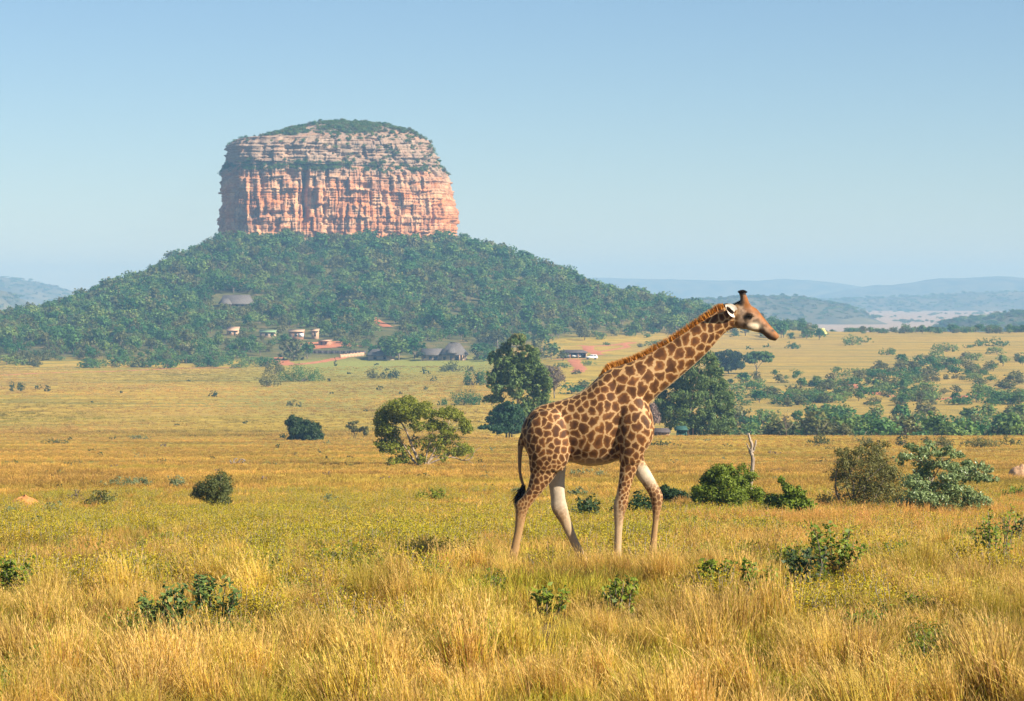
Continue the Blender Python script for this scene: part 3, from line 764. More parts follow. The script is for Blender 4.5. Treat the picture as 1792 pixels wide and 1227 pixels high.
# wide acacia-like tree on the plain
Dac = hit(742, 815)
traced('spreading_tree', 'wide spreading tree with several pale stems and a yellow-green top alone on the plain', 'tree', (640, 680), 8.18, (742, 815), Dac,
       [(630, 200, 110, 80), (520, 260, 130, 80), (400, 270, 120, 80), (270, 380, 110, 90), (220, 470, 80, 80), (430, 390, 130, 90), (600, 360, 150, 90), (720, 300, 90, 90), (700, 420, 60, 40),
        (850, 280, 100, 80), (900, 370, 80, 60), (1060, 350, 70, 60), (1200, 350, 130, 70), (1320, 410, 80, 60), (750, 530, 100, 60), (920, 520, 70, 60), (1060, 540, 130, 60),
        (1180, 600, 90, 60), (1410, 500, 80, 60), (1440, 570, 70, 70), (290, 560, 120, 70), (340, 640, 130, 70), (200, 620, 60, 60), (240, 780, 110, 40), (400, 740, 120, 60, .6),
        (240, 850, 70, 50), (430, 850, 110, 60), (560, 880, 80, 60, .5), (420, 1040, 90, 60), (540, 1010, 90, 60, .6), (1250, 930, 120, 50), (1400, 860, 110, 70, .7), (1120, 980, 60, 40, .6),
        (1000, 720, 180, 70, .45), (1200, 740, 140, 80, .45), (820, 830, 120, 80, .35), (1050, 850, 140, 70, .45), (1490, 900, 60, 60, .6), (820, 990, 50, 70, .7), (700, 760, 60, 60, .4)],
       [([(770, 1115), (735, 1000), (670, 850), (620, 720), (570, 600), (490, 470), (420, 400)], 24, 7), ([(745, 1110), (660, 990), (600, 890), (500, 760), (400, 660)], 16, 5),
        ([(860, 1100), (930, 1020), (1000, 970), (1110, 960), (1250, 900), (1330, 820)], 16, 5), ([(870, 1105), (980, 1045), (1130, 995), (1260, 990), (1400, 1030), (1510, 1000), (1560, 900), (1650, 840)], 15, 4),
        ([(850, 1100), (870, 950), (920, 780), (960, 620), (920, 480)], 15, 5), ([(860, 1100), (960, 930), (1030, 760), (1150, 620), (1200, 450)], 14, 4), ([(700, 1050), (600, 980), (420, 950), (300, 890)], 11, 4),
        ([(640, 780), (700, 620), (700, 480), (650, 330)], 9, 3), ([(570, 600), (420, 540), (300, 520)], 8, 3), ([(1030, 760), (1200, 640), (1330, 500)], 8, 3), ([(1400, 1030), (1480, 940), (1600, 800)], 6, 2)],
       10500, 0.17, M['acacia_leaf'], M['dead_wood'], 41, depth=0.6, per=14, clump=0.45, grow=1.22)

# tall gum with a golden top, and the dark tree at its foot
Deu = 452.0
gum_l = [(470, 130, 60, 30), (430, 170, 60, 30), (505, 170, 40, 30), (340, 205, 45, 25), (300, 240, 40, 20), (520, 240, 40, 25), (590, 240, 40, 30), (650, 280, 45, 40), (330, 280, 70, 40),
         (230, 320, 60, 40), (200, 360, 50, 30), (420, 330, 80, 40), (560, 320, 70, 40), (630, 350, 50, 40), (300, 390, 110, 50), (450, 400, 100, 60), (230, 420, 40, 25), (580, 410, 100, 50), (650, 440, 90, 50),
         (280, 500, 70, 40), (190, 540, 50, 40), (400, 500, 90, 60), (520, 510, 100, 50), (650, 520, 110, 60), (740, 510, 50, 50), (300, 580, 100, 60), (170, 630, 50, 25), (430, 600, 70, 60), (560, 600, 100, 60),
         (690, 600, 110, 60), (780, 610, 50, 50), (270, 680, 80, 50, .7), (440, 700, 70, 60), (600, 680, 90, 50, .6), (720, 690, 100, 60, .7), (180, 790, 70, 40), (260, 780, 60, 40), (560, 830, 60, 60), (700, 780, 120, 70, .5), (560, 930, 90, 80), (650, 950, 80, 80, .6), (760, 850, 80, 60, .4), (540, 1040, 80, 80)]
gum = traced('gum_tree', 'tall gum tree with golden top and bare pinkish trunk behind the giraffe rump', 'tree', (830, 570), 6.135, (905, 757), Deu,
       gum_l, [([(470, 1160), (468, 900), (466, 700), (470, 500), (462, 300), (455, 160)], 15, 5), ([(468, 760), (400, 660), (300, 600), (220, 560)], 6, 2), ([(468, 700), (560, 650), (680, 600)], 6, 2),
               ([(466, 560), (400, 480), (300, 420)], 5, 2), ([(466, 500), (560, 430), (640, 380)], 5, 2), ([(465, 420), (380, 350), (260, 330)], 4, 2), ([(470, 820), (520, 740), (620, 700)], 5, 2)],
       9800, 0.42, M['gum_leaf'], M['pale_bark'], 43, depth=0.65, per=15, clump=0.45, grow=1.2)
traced('gum', '', '', (830, 570), 6.135, (905, 757), Deu - 0.3,
       [(470, 118, 62, 24), (440, 150, 55, 20), (510, 165, 38, 26), (350, 200, 30, 16), (340, 265, 50, 18), (440, 315, 50, 20), (522, 235, 30, 18), (600, 235, 30, 20), (655, 265, 38, 22), (280, 495, 50, 24), (500, 490, 80, 22), (440, 680, 40, 30)], [],
       2600, 0.36, M['gum_gold_leaf'], M['pale_bark'], 44, depth=0.55, per=14, clump=0.5, grow=1.25, parent=gum, crown_name='golden_crown')
traced('cedar_tree', 'dark green broad-skirted tree at the foot of the tall gum', 'tree', (830, 570), 6.135, (890, 762), Deu - 14,
       [(370, 850, 70, 40), (300, 890, 90, 40), (420, 900, 90, 50), (250, 950, 90, 40), (370, 970, 130, 60), (470, 960, 60, 60), (200, 1010, 80, 35), (330, 1050, 140, 50), (460, 1050, 70, 60), (180, 1080, 110, 25), (90, 1090, 60, 14), (280, 1110, 120, 35), (420, 1110, 90, 40)],
       [([(345, 1200), (345, 1050), (350, 900)], 12, 4), ([(375, 1200), (380, 1080), (410, 960)], 9, 3), ([(400, 1195), (420, 1100), (450, 1000)], 8, 3), ([(345, 1100), (240, 1090), (120, 1090)], 5, 2)],
       5200, 0.36, M['cedar_leaf'], M['bark'], 45, depth=0.8, per=15, clump=0.42)
# big dense gum under the giraffe's neck
gl = []
rngg = np.random.default_rng(3)
for (cy, x0, x1) in ((90, 690, 850), (170, 600, 880), (270, 520, 950), (380, 400, 960), (480, 300, 1040), (590, 180, 1080), (690, 130, 1080), (790, 150, 1090), (880, 180, 1090), (960, 240, 1090), (1030, 560, 1070)):
    k = max(2, int((x1 - x0) / 105))
    for x in np.linspace(x0 + 40, x1 - 40, k):
        gl.append((x + rngg.uniform(-20, 20), cy + rngg.uniform(-25, 25), rngg.uniform(55, 85), rngg.uniform(45, 70)))
traced('gum_tree', 'big dense dark green gum tree below the giraffe neck', 'tree', (1130, 610), 7.218, (1222, 764), 456.0, gl,
       [([(540, 1150), (540, 1000), (560, 800), (600, 500), (680, 250)], 14, 5), ([(610, 1150), (600, 1000), (700, 800), (850, 600)], 10, 4), ([(850, 1150), (850, 950), (900, 700)], 9, 3), ([(400, 1150), (398, 980), (350, 780)], 9, 3), ([(940, 1130), (950, 950), (1000, 760)], 8, 3)],
       13500, 0.38, M['gum_leaf'], M['pale_bark'], 47, depth=0.75, per=16, clump=0.5, grow=1.18)
traced('bare_tree', 'round grey leafless tree against the dark gum beside the giraffe chest', 'tree', (1130, 610), 7.218, (1143, 764), 448.0,
       [(60, 750, 80, 70), (90, 830, 90, 80), (120, 900, 70, 60), (60, 900, 70, 60)], [([(60, 1130), (70, 980), (80, 840)], 8, 2), ([(65, 1030), (110, 920), (140, 820)], 5, 2), ([(65, 1000), (40, 880), (40, 760)], 5, 2)],
       2200, 0.22, M['bare_twig'], M['bark'], 48, depth=0.7)
traced('bare_tree', 'brown leafless tree between the tall gum and the giraffe back', 'tree', (830, 570), 6.135, (985, 700), 640.0,
       [(760, 470, 80, 50), (850, 480, 90, 50), (900, 560, 80, 60), (850, 620, 80, 60), (790, 560, 60, 60)], [([(860, 780), (850, 620), (800, 480)], 8, 2), ([(860, 700), (900, 560), (920, 460)], 6, 2)],
       2200, 0.30, M['bare_twig'], M['bark'], 49, depth=0.7)
# dark bush and the little two-stemmed tree on the plain
Dq = hit(532, 771)
traced('round_bush', 'dense dark green bush on the plain beside a small umbrella-shaped tree', 'bush', (480, 700), 8.96, (532, 771), Dq,
       [(280, 270, 50, 35), (240, 350, 60, 60), (350, 330, 90, 60), (480, 370, 100, 60), (600, 400, 80, 60), (690, 410, 50, 40), (330, 450, 110, 80), (480, 480, 130, 90), (640, 500, 100, 80), (300, 560, 90, 70), (450, 590, 130, 60), (600, 590, 110, 60), (720, 560, 60, 60), (250, 610, 40, 40)],
       [([(330, 640), (300, 500), (260, 360)], 9, 3), ([(440, 640), (460, 480), (500, 380)], 9, 3), ([(560, 640), (600, 520), (660, 430)], 8, 3)],
       4200, 0.30, M['dark_leaf'], M['bark'], 51, depth=0.9, crown_name='foliage', wood_name='stem', clump=0.42)
traced('small_tree', 'small umbrella-shaped tree with thin forked trunks on the open plain', 'tree', (480, 700), 8.96, (623, 768), hit(623, 768),
       [(1150, 410, 40, 20), (1220, 360, 60, 25), (1280, 350, 50, 20), (1240, 430, 70, 30), (1320, 470, 70, 25), (1400, 450, 60, 30), (1440, 500, 40, 45), (1420, 430, 50, 20), (1240, 480, 40, 20)],
       [([(1245, 600), (1255, 530), (1230, 450), (1180, 410)], 7, 3), ([(1275, 600), (1290, 530), (1330, 480)], 5, 2), ([(1250, 560), (1280, 450), (1290, 370)], 5, 2), ([(1390, 600), (1420, 530), (1410, 460)], 5, 2)],
       1300, 0.26, M['olive_leaf'], M['bark'], 52, depth=0.8, clump=0.45)
# flat-topped tree and its neighbour on the slope past the gum
Dt = hit(1322, 655)
traced('flat_topped_tree', 'flat-topped tree with a forked trunk on the grassy slope past the gum tree', 'tree', (1250, 600), 8.0, (1322, 655), Dt,
       [(460, 190, 70, 25), (560, 150, 90, 30), (680, 150, 90, 30), (790, 180, 60, 30), (620, 210, 130, 35), (520, 250, 90, 30), (740, 240, 80, 30)], [([(590, 440), (590, 340), (520, 240)], 9, 3), ([(590, 380), (650, 290), (720, 220)], 6, 2), ([(590, 360), (600, 250), (580, 180)], 5, 2)],
       2400, 0.62, M['hill_leaf'], M['bark'], 53, depth=0.8, clump=0.42)
traced('round_bush', 'large dark spreading tree beside the flat-topped tree on the slope', 'tree', (1250, 600), 8.0, (1272, 652), Dt - 12,
       [(60, 170, 80, 40), (170, 140, 110, 40), (290, 170, 100, 50), (380, 200, 70, 40), (120, 240, 120, 50), (260, 260, 130, 60), (350, 300, 80, 60), (180, 340, 130, 50)], [([(200, 430), (200, 300), (200, 180)], 9, 3)],
       2400, 0.66, M['dark_leaf'], M['bark'], 54, depth=0.8, clump=0.42, crown_name='foliage', wood_name='stem')

# near bushes right of the giraffe
O1, S1 = (1150, 740), 5.577
Dd = hit(1290, 903)
traced('dome_bush', 'bright green dome-shaped bush around the foot of the dead stump', 'bush', O1, S1, (1285, 903), Dd,
       [(620, 450, 70, 40), (700, 470, 70, 50), (560, 500, 80, 50), (520, 580, 90, 60), (660, 560, 110, 70), (780, 550, 80, 60), (850, 620, 80, 70), (430, 660, 90, 60), (560, 680, 120, 70), (720, 690, 130, 80), (880, 720, 90, 70), (990, 700, 70, 60), (400, 740, 70, 50), (520, 790, 110, 60), (680, 800, 130, 70), (850, 810, 110, 60), (1000, 790, 70, 60), (840, 440, 70, 50, .4), (900, 500, 60, 60, .4)],
       [([(640, 910), (620, 700), (600, 520)], 8, 3), ([(700, 910), (760, 700), (800, 500)], 7, 2), ([(760, 910), (880, 760), (960, 680)], 6, 2), ([(600, 910), (500, 780), (420, 680)], 6, 2)],
       8000, 0.09, M['bright_leaf'], M['bark'], 61, depth=0.85, crown_name='foliage', wood_name='stem', per=14, clump=0.52, aspect=0.5)
traced('low_bush', 'dark green glossy bush behind the giraffe front legs', 'bush', O1, S1, (1183, 893), hit(1183, 893),
       [(80, 670, 50, 60), (150, 700, 60, 50), (60, 740, 60, 50), (200, 720, 70, 60), (260, 740, 60, 60), (150, 790, 80, 50), (300, 760, 60, 50)], [([(150, 850), (120, 720), (90, 650)], 5, 2), ([(200, 850), (220, 740), (250, 680)], 5, 2)],
       2600, 0.10, M['dark_leaf'], M['bark'], 62, depth=0.8, crown_name='foliage', wood_name='stem', per=14)
traced('leafy_shrub', 'upright yellow-green shrub with broad leaves beside the dome-shaped bush', 'shrub', O1, S1, (1395, 912), hit(1395, 912),
       [(1225, 580, 25, 40), (1260, 630, 40, 40), (1300, 660, 40, 40), (1370, 660, 40, 40), (1300, 730, 80, 50), (1400, 730, 70, 50), (1240, 780, 60, 60), (1340, 810, 90, 60), (1440, 800, 70, 60), (1120, 760, 70, 50), (1150, 850, 80, 60), (1290, 880, 90, 50), (1420, 870, 80, 50), (1060, 900, 70, 50, .6)],
       [([(1320, 960), (1290, 780), (1220, 570)], 5, 2), ([(1330, 960), (1370, 800), (1390, 640)], 5, 2), ([(1250, 960), (1180, 860), (1110, 730)], 4, 2), ([(1380, 960), (1430, 840), (1480, 740)], 4, 2)],
       1900, 0.125, M['bright_leaf'], M['bark'], 63, depth=0.8, crown_name='foliage', wood_name='stem', per=9, clump=0.65, aspect=0.6)
O2, S2 = (1380, 740), 4.35
Dg_ = hit(1520, 900)
traced('twiggy_bush', 'tall grey-green twiggy bush beside the silvery-leaved tree', 'bush', O2, S2, (1515, 902), Dg_,
       [(430, 230, 60, 40), (520, 200, 60, 40, .8), (620, 200, 80, 40), (720, 180, 60, 40, .7), (400, 300, 60, 50), (480, 300, 90, 50), (600, 290, 100, 60, .8), (700, 270, 80, 50, .7), (380, 390, 70, 50), (460, 400, 80, 60, .7), (600, 400, 110, 70, .8), (740, 360, 90, 60), (780, 400, 80, 60), (400, 460, 70, 40, .7), (560, 500, 110, 60), (700, 500, 120, 70), (280, 590, 70, 50, .7), (420, 590, 80, 60, .6), (560, 610, 120, 60), (720, 620, 120, 60), (830, 540, 60, 60)],
       [([(420, 700), (380, 580), (350, 480), (360, 300)], 12, 4), ([(480, 700), (500, 520), (480, 380), (430, 250)], 9, 3), ([(560, 700), (580, 500), (640, 320), (700, 200)], 9, 3), ([(620, 700), (680, 520), (760, 380)], 8, 3), ([(500, 560), (600, 430), (720, 320), (790, 250)], 6, 2), ([(480, 600), (440, 450), (520, 300), (540, 190)], 6, 2)],
       5200, 0.088, M['olive_leaf'], M['bark'], 64, depth=0.8, crown_name='foliage', wood_name='stem', per=12, clump=0.62, aspect=0.5)
traced('silvery_tree', 'small open tree with tiers of silvery green leaves over tall grass', 'tree', O2, S2, (1628, 908), hit(1628, 908),
       [(930, 180, 50, 25), (1030, 190, 60, 25), (1100, 170, 50, 25), (1180, 190, 50, 25), (850, 240, 60, 30), (950, 240, 60, 25), (1080, 240, 90, 30), (1200, 240, 70, 30), (1290, 240, 50, 20), (840, 290, 40, 25), (1070, 330, 90, 35), (1180, 310, 80, 35), (1350, 300, 40, 30), (1430, 310, 40, 25), (1290, 350, 80, 35), (1400, 360, 80, 35), (1490, 340, 50, 25), (1050, 400, 80, 40), (1180, 390, 90, 35), (1320, 420, 90, 35), (1450, 420, 80, 30), (1540, 420, 60, 25), (900, 430, 80, 50), (1000, 470, 90, 50), (1180, 470, 90, 40), (1290, 510, 90, 45), (1390, 560, 70, 50), (940, 540, 100, 60), (1080, 560, 90, 50), (1200, 560, 110, 50), (900, 620, 90, 50), (1060, 640, 100, 50), (1220, 640, 110, 45), (1350, 640, 90, 45), (1500, 610, 70, 40)],
       [([(1085, 740), (1075, 600), (1072, 450), (1060, 340), (1030, 250)], 13, 5), ([(1075, 560), (1180, 450), (1330, 400), (1480, 380)], 7, 2), ([(1072, 470), (1150, 360), (1200, 250)], 6, 2), ([(1060, 340), (960, 280), (870, 250)], 5, 2), ([(1075, 600), (960, 520), (900, 460)], 5, 2), ([(1100, 740), (1200, 640), (1320, 560), (1400, 480)], 6, 2), ([(1090, 700), (1000, 640), (940, 560)], 5, 2)],
       7000, 0.105, M['silver_leaf'], M['bark'], 65, depth=0.75, per=11, clump=0.5, aspect=0.45)
# dead stump with three prongs
Ds = Dd + 1.0
rt = empty('dead_stump', (*(at(1316, 905, Ds)[:2]), float(G(at(1316, 905, Ds)[0], Ds)))); tag(rt, 'bare weathered tree stump with forked top rising from the dome-shaped bush', 'stump')
def pr(name, pts, ra, rb, parent, seed):
    rng = np.random.default_rng(seed); mb = MB(); s = Ds / F
    pp = np.array([at(O1[0] + p[0] / S1, O1[1] + p[1] / S1, Ds) - np.array(parent.location if parent == rt else rt.location) for p in pts]); pp = smooth_path(pp, 5)
    pp += rng.normal(size=pp.shape) * 0.008
    t = np.linspace(0, 1, len(pp)); tube(mb, pp, (ra * (1 - t) + rb * t) / S1 * s * (1 + .12 * rng.normal(size=len(pp))), 9)
    return mb.build(name, M['dead_wood'], parent, smooth=True)
pr('trunk', [(935, 960), (918, 720), (918, 560), (935, 370), (920, 300), (918, 260)], 15, 21, rt, 1)
pr('branch', [(920, 290), (925, 220), (905, 160), (893, 105)], 17, 10, rt, 2)
pr('branch', [(930, 290), (950, 240), (968, 170)], 12, 8, rt, 3)
pr('branch', [(910, 300), (893, 250), (872, 195)], 11, 5, rt, 4)

# ------------------------------------------------------------------ generic bushes standing on the plain
def bush(px, py, w, h, label, leafm='dark_leaf', cat='bush', group=None, name='bush', n=None, seed=None, tree=False, lsz=None):
    p, D = ground_at(px, py); s = D / F
    if D > 300: w, h = w * 1.15, h * 1.25
    W, H = w * s, h * s
    seed = seed if seed is not None else int(px * 7 + py * 13) % 9999
    rng = np.random.default_rng(seed); big = w > 26
    L = []
    k = 5 + int(w / 12)
    for i in range(k):
        x = rng.uniform(-.42, .42) * W; y = rng.uniform(-.35, .35) * W
        rr = rng.uniform(.16, .26) * W
        top = H * (1 - 0.9 * (x / W) ** 2 * 2.2) * rng.uniform(.72, 1.0)
        rz = min(rr * .9, H * .36)
        L.append((x, y, max(top - rz, rz * .5), rr, rr, rz))
        if not tree: L.append((x * 1.05, y, H * .25, rr, rr, H * .25))
    px_m = F / D * 0.571                                   # render pixels per metre
    size = lsz or max(0.09, 1.15 / px_m)
    n = n or int(np.clip(3.2 * W * H / (size * size) * 1.6, 120, 3200))
    mb = MB(); crown(mb, L, n, size, rng, 0, 0.7, 0.42, 10, tvar=0.8)
    st = MB()
    for i in range(4 if big else 2):
        l = L[rng.integers(len(L))]
        tube(st, smooth_path([(rng.uniform(-.04, .04) * W, 0, -.15), (l[0] * .4, l[1] * .4, l[2] * .45), (l[0], l[1], l[2])], 3), np.linspace(max(.02, .018 * W), .008, 7), 5)
    if big:
        root = empty(name, p); mb.build('foliage', M[leafm], root); st.build('stem', M['bark'], root)
    else:
        root = st.build(name, M['bark']); root.location = p; mb.build('foliage', M[leafm], root)
    tag(root, label, cat, group)
    return root

# plain, left of the gum
bush(30, 685, 22, 19, 'small round bush standing alone nearest the red track at the mountain foot')
PAIR = 'tiny dark bush of a close pair on the straw plain by the mountain foot'
bush(68, 682, 12, 10, PAIR, group='pair of tiny bushes on the straw plain'); bush(83, 686, 13, 11, PAIR, group='pair of tiny bushes on the straw plain')
bush(372, 696, 13, 13, 'tiny upright bush alone in the middle of the bare straw plain')
bush(515, 713, 18, 15, 'small dark bush with a brown side above the dense round bush', 'olive_leaf')
bush(472, 677, 34, 22, 'grey-green bush in front of the larger mounded bush on the plain', 'olive_leaf')
bush(478, 655, 28, 22, 'greyish round bush beside the red track below the dark garden tree', 'olive_leaf')
bush(527, 668, 66, 28, 'wide mounded green bush on the plain below the red track', 'hill_leaf')
bush(585, 641, 7, 13, 'tiny columnar bush on the green lawn near the pale boundary wall', name='columnar_bush')
bush(656, 663, 30, 17, 'low grey-green bush of two side by side on the plain below the garden wall', 'olive_leaf')
bush(684, 663, 26, 17, 'low dark bush touching a grey-green one on the plain below the garden wall', 'dark_leaf')
bush(737, 633, 14, 15, 'tiny umbrella-shaped tree on the lawn in front of the thatched lodge', cat='tree', name='umbrella_tree', tree=True)
bush(745, 655, 13, 12, 'small bush on the plain straight below the tiny umbrella-shaped tree')
bush(757, 668, 11, 9, 'tiny bush on the plain lower than the bushes below the lodge')
bush(666, 683, 10, 9, 'tiny dark bush on bare straw below the two side-by-side bushes')
bush(793, 651, 40, 17, 'low mounded bush on the lawn edge below the thatched lodge roof', 'olive_leaf')
bush(822, 651, 16, 11, 'small bush touching the low mounded bush below the lodge', 'olive_leaf')
bush(828, 674, 30, 26, 'blue-green round bush beside the tall gum crown', 'hill_leaf')
bush(851, 674, 26, 24, 'blue-green bush half hidden behind the tall gum crown', 'hill_leaf')
bush(812, 709, 56, 24, 'low spreading bush on the plain above the wide spreading tree', 'hill_leaf')
bush(775, 710, 22, 11, 'small low bush just behind the crown of the wide spreading tree', 'hill_leaf')
SP = 'tiny low bush speckling the bare straw plain'
for q in ((210, 689, 6, 5), (660, 640, 8, 4), (580, 690, 6, 4), (160, 705, 6, 3), (545, 660, 9, 4), (575, 668, 8, 5), (612, 655, 7, 4), (700, 690, 8, 4), (640, 720, 7, 4), (330, 668, 6, 3), (430, 742, 8, 4), (310, 745, 8, 3), (745, 682, 8, 5)):
    bush(*q, SP, group='tiny bushes speckling the plain')
# plain, nearer
bush(92, 777, 36, 10, 'long low dark bush lying in the golden grass near the open plain edge', 'olive_leaf')
bush(283, 810, 22, 10, 'low dark bush beyond the fallen branch in the golden grass', 'olive_leaf')
bush(105, 829, 14, 9, 'small dark bush in golden grass short of the long low bush', 'olive_leaf')
bush(240, 769, 40, 7, 'flat strip of green weeds across the golden plain', 'sage_leaf', cat='weeds', name='weed_strip')
bush(850, 837, 20, 10, 'small green tuft of a bush below the wide spreading tree', 'sage_leaf')
bush(500, 768, 18, 9, 'small low bush at the foot of the dense dark green bush')
bush(1030, 834, 62, 16, 'pale grey-green low bush seen under the giraffe belly', 'sage_leaf')
traced('upright_bush', 'dark dense upright bush leaning over the tall golden grass', 'bush', (0, 820), 4.267, (380, 896), hit(380, 896),
       [(1650, 70, 45, 50), (1600, 100, 60, 50), (1680, 130, 50, 70), (1560, 150, 70, 50), (1490, 150, 50, 45), (1640, 180, 70, 60), (1470, 190, 50, 30), (1550, 210, 60, 40, .7), (1660, 240, 60, 60), (1690, 290, 45, 40), (1600, 270, 50, 50, .6), (1720, 250, 20, 40, .5)],
       [([(1665, 330), (1650, 200), (1650, 70)], 7, 2), ([(1650, 330), (1600, 220), (1560, 130)], 6, 2), ([(1640, 330), (1560, 240), (1480, 160)], 5, 2), ([(1670, 330), (1690, 230), (1690, 130)], 5, 2)],
       2600, 0.08, M['olive_leaf'], M['bark'], 66, depth=.8, crown_name='foliage', wood_name='stem', per=12, clump=.65, aspect=.55)
bush(178, 897, 60, 48, 'sparse olive bush beside the orange earth mound', 'olive_leaf', lsz=0.08, n=1500)
bush(130, 886, 40, 30, 'reddish-brown thin bush between the earth mound and the sparse olive bush', 'bare_twig', lsz=0.06, n=700)
bush(755, 882, 58, 32, 'yellow-green low bush in the golden grass below the wide spreading tree', 'bright_leaf', lsz=0.08, n=1500)
bush(580, 888, 44, 26, 'thin grey-green bush in the golden grass beyond the yellow weeds', 'sage_leaf', lsz=0.07, n=700)
bush(1030, 922, 80, 55, 'dark green bush seen between the giraffe hind and front legs', 'dark_leaf', lsz=0.09, n=2400)
bush(1110, 912, 80, 55, 'dark green bush seen between the giraffe front legs', 'dark_leaf', lsz=0.09, n=2400)
bush(1770, 880, 70, 34, 'low green bush in tall grass beside the orange boulder', 'bright_leaf', lsz=0.09, n=1500)
for (px, py, w, h, lab) in ((1435, 778, 42, 15, 'low dark double bush at the plain edge beyond the leafless sapling'), (1515, 779, 28, 14, 'low bush at the plain edge behind the twiggy bush top'), (1580, 781, 20, 19, 'small pointed bush at the plain edge above the silvery-leaved tree'),
                            (1645, 783, 46, 18, 'brownish wide bush at the plain edge behind the silvery-leaved tree'), (1713, 784, 54, 19, 'wide dark dome bush at the plain edge'), (1763, 780, 20, 16, 'small thin bush at the plain edge next to the wide dark dome bush'),
                            (1200, 762, 28, 9, 'low green bush at the plain edge in front of the green shed'), (1170, 781, 54, 8, 'flat dark strip of low bush on the plain in front of the sheds'), (1620, 776, 16, 10, 'tiny bush at the plain edge left of the brownish wide bush')):
    lab = lab.replace('left of', 'next to')
    bush(px, py, w, h, lab, 'olive_leaf' if px % 2 else 'dark_leaf')
SG = 'pale grey-green shrublet low in the tall golden grass'
for q in ((60, 930, 50, 22), (205, 850, 62, 15), (250, 848, 30, 13), (312, 851, 40, 14), (20, 915, 40, 26), (1360, 945, 60, 24), (600, 905, 50, 18), (690, 898, 40, 12), (905, 868, 40, 12), (1560, 830, 40, 10), (90, 905, 60, 26), (1010, 868, 36, 10)):
    q = (q[0], q[1] + 3, q[2], q[3] + 9)
    bush(*q, SG, 'sage_leaf', 'shrub', 'grey-green shrublets in the grass', name='shrublet', lsz=0.08, n=900)
DK = 'small dark weed clump dotting the golden plain'
rngw = np.random.default_rng(77)
for k in range(70):
    px, py = rngw.uniform(10, 1790), rngw.uniform(768, 862)
    if 880 < px < 1180 and py > 700: px = rngw.uniform(20, 860)
    w = rngw.uniform(11, 26) * (0.7 + 0.5 * (py - 760) / 90); bush(px, py, min(w, 26), 3 + w * rngw.uniform(.25, .45), DK, ('olive_leaf', 'dark_leaf', 'bare_twig', 'sage_leaf')[k % 4], 'weeds', 'dark weed clumps on the golden plain', name='weed_clump', n=90)

# ------------------------------------------------------------------ sprigs: leafy saplings in the tall grass
def sprig(px, py, w, h, label, leafm, seed, stems=7, leaves=22, lsz=0.085, name='sapling', group=None, cat='shrub'):
    p, D = ground_at(px, py); s = D / F; rng = np.random.default_rng(seed)
    root = empty(name, p); tag(root, label, cat, group); st, lv = MB(), MB()
    leaves = int(leaves * 1.7); h = h * .9
    for k in range(stems):
        tx = rng.uniform(-.5, .5) * w * s; ty = rng.uniform(-.35, .35) * w * s; tz = h * s * rng.uniform(.6, 1.0)
        pp = smooth_path([(tx * .65, ty * .65, -.1), (tx * .8, ty * .8, tz * .5), (tx * 1.1, ty * 1.1, tz)], 5)
        tube(st, pp, np.linspace(.012, .004, len(pp)), 5)
        i = rng.integers(1, len(pp), leaves); d = rng.normal(size=(leaves, 3)); d[:, 2] = np.abs(d[:, 2]) * .6; d /= np.linalg.norm(d, axis=1)[:, None]
        C = pp[i] + d * lsz * rng.uniform(.4, 1.1, leaves)[:, None]
        V, q = leaf_quads(C, rng.normal(size=C.shape) * .5 + np.array([.2, -.3, .8]), lsz * rng.uniform(.7, 1.3, leaves), rng, 0.5, 0.15)
        lv.add(V, q, tint=np.repeat(rng.random(leaves), 4))
    lv.build('foliage', M[leafm], root); st.build('stem', M['bark'], root)
sprig(290, 1125, 85, 105, 'dark glossy leafy sapling half sunk in tall pale grass', 'gum_leaf', 1, 11, 30)
sprig(375, 1095, 85, 95, 'smaller glossy sapling leaning beside another in tall pale grass', 'gum_leaf', 2, 10, 24)
sprig(1465, 1015, 95, 108, 'broad-leaved green sapling standing in the grass before the twiggy bush', 'bright_leaf', 3, 13, 34)
sprig(1410, 1035, 75, 80, 'low dark-leaved sapling at the foot of the broad-leaved green one', 'dark_leaf', 4, 10, 28)
sprig(1740, 1000, 80, 125, 'tall thin-stemmed green sapling beyond the yellow weeds', 'bright_leaf', 5, 12, 30, 0.07)
sprig(1775, 975, 60, 85, 'short leafy sapling beside the tall thin-stemmed one', 'dark_leaf', 6, 9, 26, 0.07)
sprig(1240, 1050, 75, 75, 'low leafy sapling in the grass before the giraffe chest', 'bright_leaf', 7, 10, 26)
sprig(20, 1050, 60, 85, 'leafy green sapling beside rusty dry stems at the field side', 'bright_leaf', 8, 9, 26)
sprig(960, 1085, 60, 65, 'small pale-leaved sapling in the grass below the giraffe belly', 'bright_leaf', 9, 7, 20)
sprig(1080, 1075, 60, 70, 'small pale-leaved sapling in the grass by the giraffe front hoof', 'bright_leaf', 10, 8, 20)
sprig(1330, 1055, 55, 75, 'slim yellow-green sapling in the grass near the low dark-leaved one', 'bright_leaf', 12, 8, 22)

